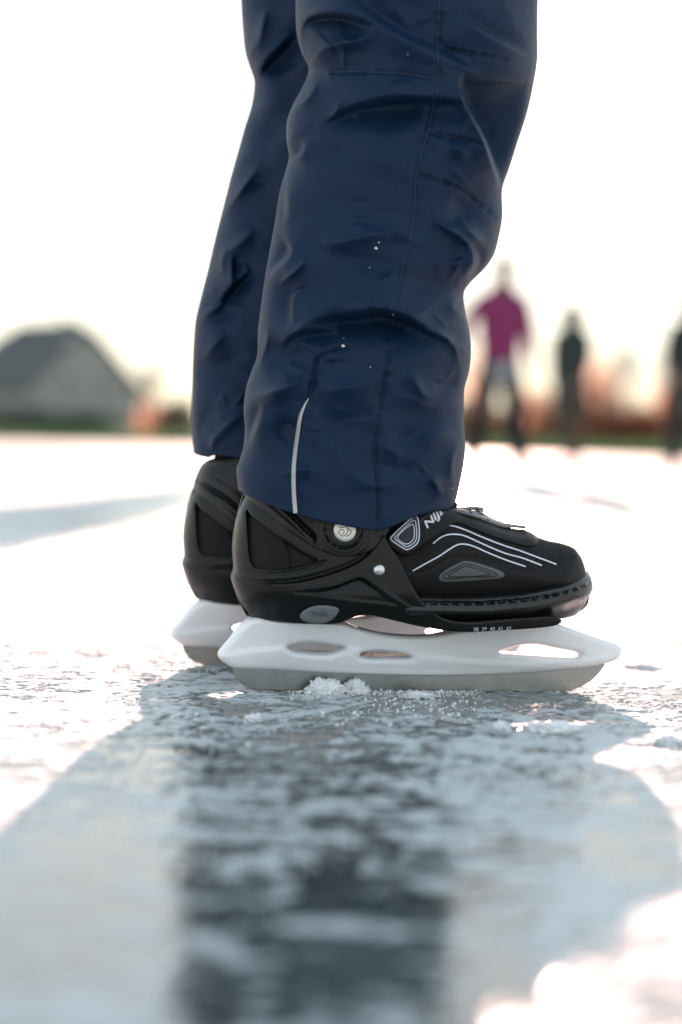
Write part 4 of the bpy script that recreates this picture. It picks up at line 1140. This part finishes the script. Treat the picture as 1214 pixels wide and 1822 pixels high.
# snow flecks caught on the cloth
def lump(name, c, r, mat, parent=None, sub=2, seed=0, squash=(1, 1, 1), amp=.35, fr=1.0):
    bm = bmesh.new(); bmesh.ops.create_icosphere(bm, subdivisions=sub, radius=1)
    for v in bm.verts:
        p = v.co.copy(); q = p * 1.3 * fr + Vector((seed * 3.1, seed * 1.7, 0))
        k = 1 + amp * (mnoise.noise(q) * 1.4 + .8 * mnoise.noise(q * 2.3) + .9 * mnoise.noise(q * 5.1) + .9 * mnoise.noise(q * 10.7) + .6 * mnoise.noise(q * 21))
        v.co = Vector((p.x * squash[0], p.y * squash[1], p.z * squash[2])) * r * k
    me = bpy.data.meshes.new(name); bm.to_mesh(me); bm.free(); me.shade_smooth()
    o = link(name, me, mat, parent); o.location = c
    return o
for i, (a, b, r) in enumerate(((669, 441, .0022), (674, 431, .0012), (611, 615, .0024), (658, 476, .0008), (658, 587, .0009), (659, 653, .0008), (805, 869, .0010), (699, 560, .0008), (726, 97, .0007), (612, 602, .0007))):
    wv = near_leg.w_at(np.array([a]), np.array([b]))
    p = NEAR.hit(np.array([a]), np.array([b]), wv)[0] - porg
    lump("snow_fleck", tuple(p), r * .62, M['snow'], tl, 2, i, (1, .5, .8))

# ------------------------------------------------------------------ SNOW on the ice
def clump(label, px, py, wpx, hpx, dpt, seed, n=1):
    g = on_ground(px, py)
    k = (np.linalg.norm(g - cO)) / F_PX
    o = lump("snow_clump", (g[0], g[1], .0), 1.0, M['snow'], None, 5, seed, (wpx / 2 * k, dpt, hpx * k), .34, 1.15)
    tag(o, label, "snow clump", "clumps of snow on the ice")
    return o
clump("largest white clump of shaved snow against the blade, just behind its middle", 580, 1234, 66, 22, .010, 3)
clump("white clump of shaved snow against the blade, right beside the largest one", 634, 1233, 42, 18, .008, 5)
clump("long low ridge of snow lit by the sun inside the skate's shadow", 985, 1300, 110, 14, .022, 8)
clump("small snow lump in the shadow left of the sunlit ridge", 893, 1299, 26, 13, .009, 12)
clump("snow lump lit by the sun at the right edge of the shadow", 1190, 1322, 46, 13, .014, 14)
clump("rough snow ridge on sunlit ice beyond the blade's toe", 1140, 1190, 56, 9, .012, 16)
clump("small snow lump in the shadow below the heel end of the blade", 452, 1282, 28, 10, .008, 18)
clump("flat patch of snow against the blade below the arch", 745, 1240, 60, 8, .010, 21)

# countless crumbs: one object
rs = np.random.RandomState(4)
bm = bmesh.new(); bmesh.ops.create_icosphere(bm, subdivisions=1, radius=1)
bv = np.array([v.co[:] for v in bm.verts]); bf = np.array([[v.index for v in f.verts] for f in bm.faces]); bm.free()
V = []; F = []; c0 = 0
n = 0
while n < 5200:
    if n < 1300:                                     # powder thrown up along the standing blade
        q_ = _c + NEAR.U * rs.uniform(-.14, .15) + NEAR.N * rs.normal(.006, .012); x, y = q_[0], q_[1]
    else:
        x = rs.uniform(-.5, .58); y = rs.uniform(.75, 2.0) if rs.rand() < .5 else rs.normal(1.47, .10)
    dens = vnoise(np.array([x * 14.]), np.array([y * 14.]), 77)[0]
    if rs.rand() > sst(np.array([dens]), .4, .75)[0]: continue
    r = .00035 + .0009 * rs.rand() ** 4
    v = bv * (1 + 1.1 * (rs.rand(len(bv), 1) - .5)) * r * rs.uniform(.5, 1.4, 3) + np.array([x, y, r * .4 + .0004])
    V.append(v); F.append(bf + c0); c0 += len(bv); n += 1
me = mesh("snow_crumbs", np.vstack(V), np.vstack(F), False, recalc=False)
tag(link("snow_crumbs", me, M['snow']), "loose crumbs of shaved ice scattered over the ice round the skates", "ice crumbs", kind="stuff")

# ------------------------------------------------------------------ FARMHOUSE
M['brick'] = pbr("grey_brick", (.30, .30, .29), .85, var=.2, vscale=.8, bump=.3, bscale=8, bdist=.05)
M['roof'] = pbr("dark_tiles", (.030, .036, .036), .6, var=.3, vscale=1.2, bump=.4, bscale=6, bdist=.08)
M['glass'] = pbr("window_glass", (.03, .04, .05), .08, var=.1)
M['wood'] = pbr("dark_wood", (.05, .04, .035), .7, var=.2)
M['paint'] = pbr("white_paint", (.7, .7, .68), .6, var=.1)
HD = past_bank(150, 20)
hp = at_dist(150, HD); hz = meadow_z(hp.x, HD) 
house = empty("farmhouse", (hp.x, hp.y, hz), R(40))
tag(house, "grey brick farmhouse with a big dark tiled roof behind the grass bank at left", "house")
def prism(name, pts, y0, y1, mat, parent, bev=.0):
    n = len(pts)
    V = [(x, y0, z) for x, z in pts] + [(x, y1, z) for x, z in pts]
    F = [tuple(range(n)), tuple(range(2 * n - 1, n - 1, -1))] + [(i, (i + 1) % n, n + (i + 1) % n, n + i) for i in range(n)]
    return link(name, mesh(name, V, F, False), mat, parent)
# gable end faces the ice (-y); ridge runs back and to the left
hw, ev, rz_, ln = 6.1, 4.7, 10.8, 14.0
prism("wall", [(-hw, 0), (hw, 0), (hw, ev), (.85, rz_ - .75), (-.85, rz_ - .75), (-hw, ev)], 0, ln, M['brick'], house)
def slab(name, q, th, mat, parent):
    q = [Vector(p) for p in q]; nrm = (q[1] - q[0]).cross(q[2] - q[0]).normalized() * th
    V = q + [p + nrm for p in q]; k = len(q)
    F = [tuple(range(k)), tuple(range(2 * k - 1, k - 1, -1))] + [(i, (i + 1) % k, k + (i + 1) % k, k + i) for i in range(k)]
    return link(name, mesh(name, V, F, False), mat, parent)
roof = slab("roof", [(-hw - .5, -.4, ev - .5), (-hw - .5, ln + .4, ev - .5), (0, ln - 2.2, rz_), (0, 1.6, rz_), (-0.9, -.4, rz_ - 1.2)][::-1], .25, M['roof'], house)
slab("roof", [(hw + .5, -.4, ev - .5), (0.9, -.4, rz_ - 1.2), (0, 1.6, rz_), (0, ln - 2.2, rz_), (hw + .5, ln + .4, ev - .5)][::-1], .25, M['roof'], house)
slab("roof", [(-0.9, -.42, rz_ - 1.2), (0, 1.62, rz_ + .02), (0.9, -.42, rz_ - 1.2)][::-1], .25, M['roof'], house)
prism("chimney", [(-.4, rz_ - .6), (.4, rz_ - .6), (.4, rz_ + .5), (-.4, rz_ + .5)], 3.0, 3.8, M['brick'], roof)
def window(x, z, w_, h_):
    f = prism("window", [(x - w_/2, z), (x + w_/2, z), (x + w_/2, z + h_), (x - w_/2, z + h_)], -.08, -.004, M['paint'], house)
    for sx in (-1, 1):
        prism("pane", [(x + sx * w_ * .24 - w_ * .2, z + .08), (x + sx * w_ * .24 + w_ * .2, z + .08), (x + sx * w_ * .24 + w_ * .2, z + h_ - .08), (x + sx * w_ * .24 - w_ * .2, z + h_ - .08)], -.10, -.083, M['glass'], f)
window(-1.8, 4.6, 1.2, 1.5); window(1.8, 4.6, 1.2, 1.5); window(-3.4, .8, 1.5, 1.4); window(3.2, .8, 1.5, 1.4)
dr = prism("door", [(-.55, .02), (.55, .02), (.55, 2.1), (-.55, 2.1)], -.09, -.004, M['wood'], house)
prism("handle", [(.36, 1.0), (.42, 1.0), (.42, 1.12), (.36, 1.12)], -.15, -.092, M['chrome'], dr)

# ------------------------------------------------------------------ TREES AND SHRUBS on the far side
def twig_mat(name, c): return pbr(name, c, .8, var=.35, vscale=.9, spec=.15, trans=.12)
M['bark'] = pbr("bark", (.055, .042, .033), .9, var=.3, vscale=3, bump=.5, bscale=10, bdist=.05)
M['twig_red'] = pbr("russet_leaves", (.22, .085, .045), .8, var=.35, vscale=.9, spec=.15, trans=.5); M['twig_dark'] = twig_mat("dark_twigs", (.045, .042, .032)); M['leaf_green'] = twig_mat("evergreen_leaves", (.035, .055, .030))

def plant(kind, label, px, dist, h, wd, trunk_h, n, mat, seed, leaf=(.05, .5), cat="tree", group=None):
    rng = np.random.RandomState(seed)
    b = at_dist(px, past_bank(px, dist)); z0 = .75
    t = empty(kind, (b.x, b.y, z0)); tag(t, label, cat, group)
    V = []; F = []
    ends = []
    def limb(p, q, r0, r1):
        d = np.array(q) - np.array(p); d /= np.linalg.norm(d); a = np.cross(d, [.3, .9, .2]); a /= np.linalg.norm(a); c = np.cross(d, a)
        n0 = len(V)
        for pt, r in ((p, r0), (q, r1)):
            for i in range(6):
                th = i * math.pi / 3; V.append(np.array(pt) + r * (a * math.cos(th) + c * math.sin(th)))
        for i in range(6): F.append((n0 + i, n0 + (i + 1) % 6, n0 + 6 + (i + 1) % 6, n0 + 6 + i))
    def grow(p, d, L, r, lev):
        q = p + d * L; limb(p, q, r, r * .68)
        if lev == 0: ends.append((p, q)); return
        for _ in range(3 if lev > 1 else 4):
            e = d * rng.uniform(.35, .9) + rng.normal(0, .55, 3) * np.array([wd / h * 1.5, wd / h * 1.5, .6]); e[2] = abs(e[2]) * .9 + .08; e /= np.linalg.norm(e)
            grow(q, e, L * rng.uniform(.6, .82), r * .62, lev - 1)
    lev = 3
    grow(np.array([0, 0, -.2]), np.array([0, 0, 1.]), max(trunk_h, .35) + .2, h * .022, lev)
    P = np.array([e[1] for e in ends])
    s = np.array([wd / 2 / max(.1, np.abs(P[:, :2]).max()), wd / 2 / max(.1, np.abs(P[:, :2]).max()), 1]); zt = P[:, 2].max()
    V = [v * np.array([s[0], s[1], (h * .9) / zt]) if v[2] > trunk_h * .9 else v * np.array([1, 1, (h * .9) / zt]) for v in V]
    link("trunk", mesh("trunk", V, F, True), M['bark'], t)
    P = P * np.array([s[0], s[1], (h * .9) / zt])
    V = []; F = []
    idx = rng.randint(0, len(P), n)
    for i in idx:
        c = rng.normal(0, 1, 3); c *= rng.rand() ** .4 / np.linalg.norm(c)
        if cat == 'shrub':
            c = np.array([c[0] * wd / 2, c[1] * wd / 2, abs(c[2]) * h * (.75 + .3 * vnoise(np.array([c[0] * 2.3 + seed]), np.array([c[1] * 2.3]), seed)[0])])
        else:
            c = np.array([c[0] * wd / 2, c[1] * wd / 2, h * .58 + c[2] * h * .42])
        c[2] = max(c[2], .02)
        d = rng.normal(0, 1, 3) + np.array([0, 0, .9]); d /= np.linalg.norm(d); a = np.cross(d, rng.normal(0, 1, 3)); a /= np.linalg.norm(a)
        l = leaf[1] * rng.uniform(.5, 1.2); w2 = leaf[0] * rng.uniform(.6, 1.3)
        m = len(V); V += [c - d * l / 2, c + a * w2 / 2, c + d * l / 2, c - a * w2 / 2]; F.append((m, m + 1, m + 2, m + 3))
    cr = link("crown", mesh("crown", V, F, False, recalc=False), mat, t)
    return t

sg = "shrubs and trees along the far bank"
plant("shrub", "dark dense shrub between the farmhouse and the navy trousers", 318, 8, 3.9, 4.6, .4, 2600, M['twig_dark'], 1, (.16, .4), "shrub", sg)
plant("shrub", "low russet shrub at the right corner of the farmhouse", 268, 6, 3.4, 2.8, .3, 800, M['twig_red'], 2, (.12, .4), "shrub", sg)
plant("shrub", "wide evergreen shrub below the farmhouse gable", 150, 6, 2.2, 8.0, .3, 2600, M['leaf_green'], 3, (.18, .3), "shrub", sg)
plant("shrub", "low dark shrub at the left edge of the frame", 30, 7, 2.6, 8.0, .3, 2600, M['twig_dark'], 4, (.18, .3), "shrub", sg)
plant("bare_tree", "thin bare tree rising over the right end of the farmhouse", 262, 16, 7.4, 3.6, 1.2, 900, M['twig_dark'], 5, (.03, .9), "tree", sg)
plant("bare_tree", "bare brown tree just right of the green coat", 1062, 9, 7.0, 3.4, .8, 1500, M['twig_red'], 8, (.03, .9), "tree", sg)
plant("bare_tree", "tall grey bare tree right of the brown one", 1104, 12, 8.6, 4.2, 1.6, 1500, M['twig_dark'], 9, (.03, 1.0), "tree", sg)
plant("bare_tree", "bare tree behind the person at the right edge", 1196, 9, 8.4, 4.0, 1.4, 1500, M['twig_dark'], 13, (.03, .9), "tree", sg)
plant("bare_tree", "thin bare tree just right of the navy trousers", 838, 12, 7.6, 3.0, 1.4, 1000, M['twig_red'], 15, (.03, .9), "tree", sg)
# the hedge row at right: russet beech-like shrubs that glow against the sun, darker ones between them
for i, (px, hh, wd) in enumerate(((850, 3.4, 3.2), (952, 4.2, 2.8), (1064, 3.9, 3.0), (1122, 3.2, 2.4), (1180, 4.4, 2.4))):
    plant("shrub", "russet dry-leaved shrub in the hedge row along the far bank at right", px, 6, hh * 1.2, wd * 1.15, .3, 1000, M['twig_red'], 30 + i, (.13, .4), "shrub", sg)
for i, (px, hh, wd) in enumerate(((826, 3.2, 4.5), (900, 3.0, 4.6), (985, 3.0, 3.6), (1026, 3.4, 3.6), (1094, 2.8, 3.6), (1150, 3.0, 3.6), (1212, 3.6, 4.4))):
    plant("shrub", "dark evergreen shrub in the hedge row along the far bank at right", px, 8, hh * 1.15, wd, .3, 2400, M['twig_dark' if i % 2 else 'leaf_green'], 50 + i, (.16, .35), "shrub", sg)
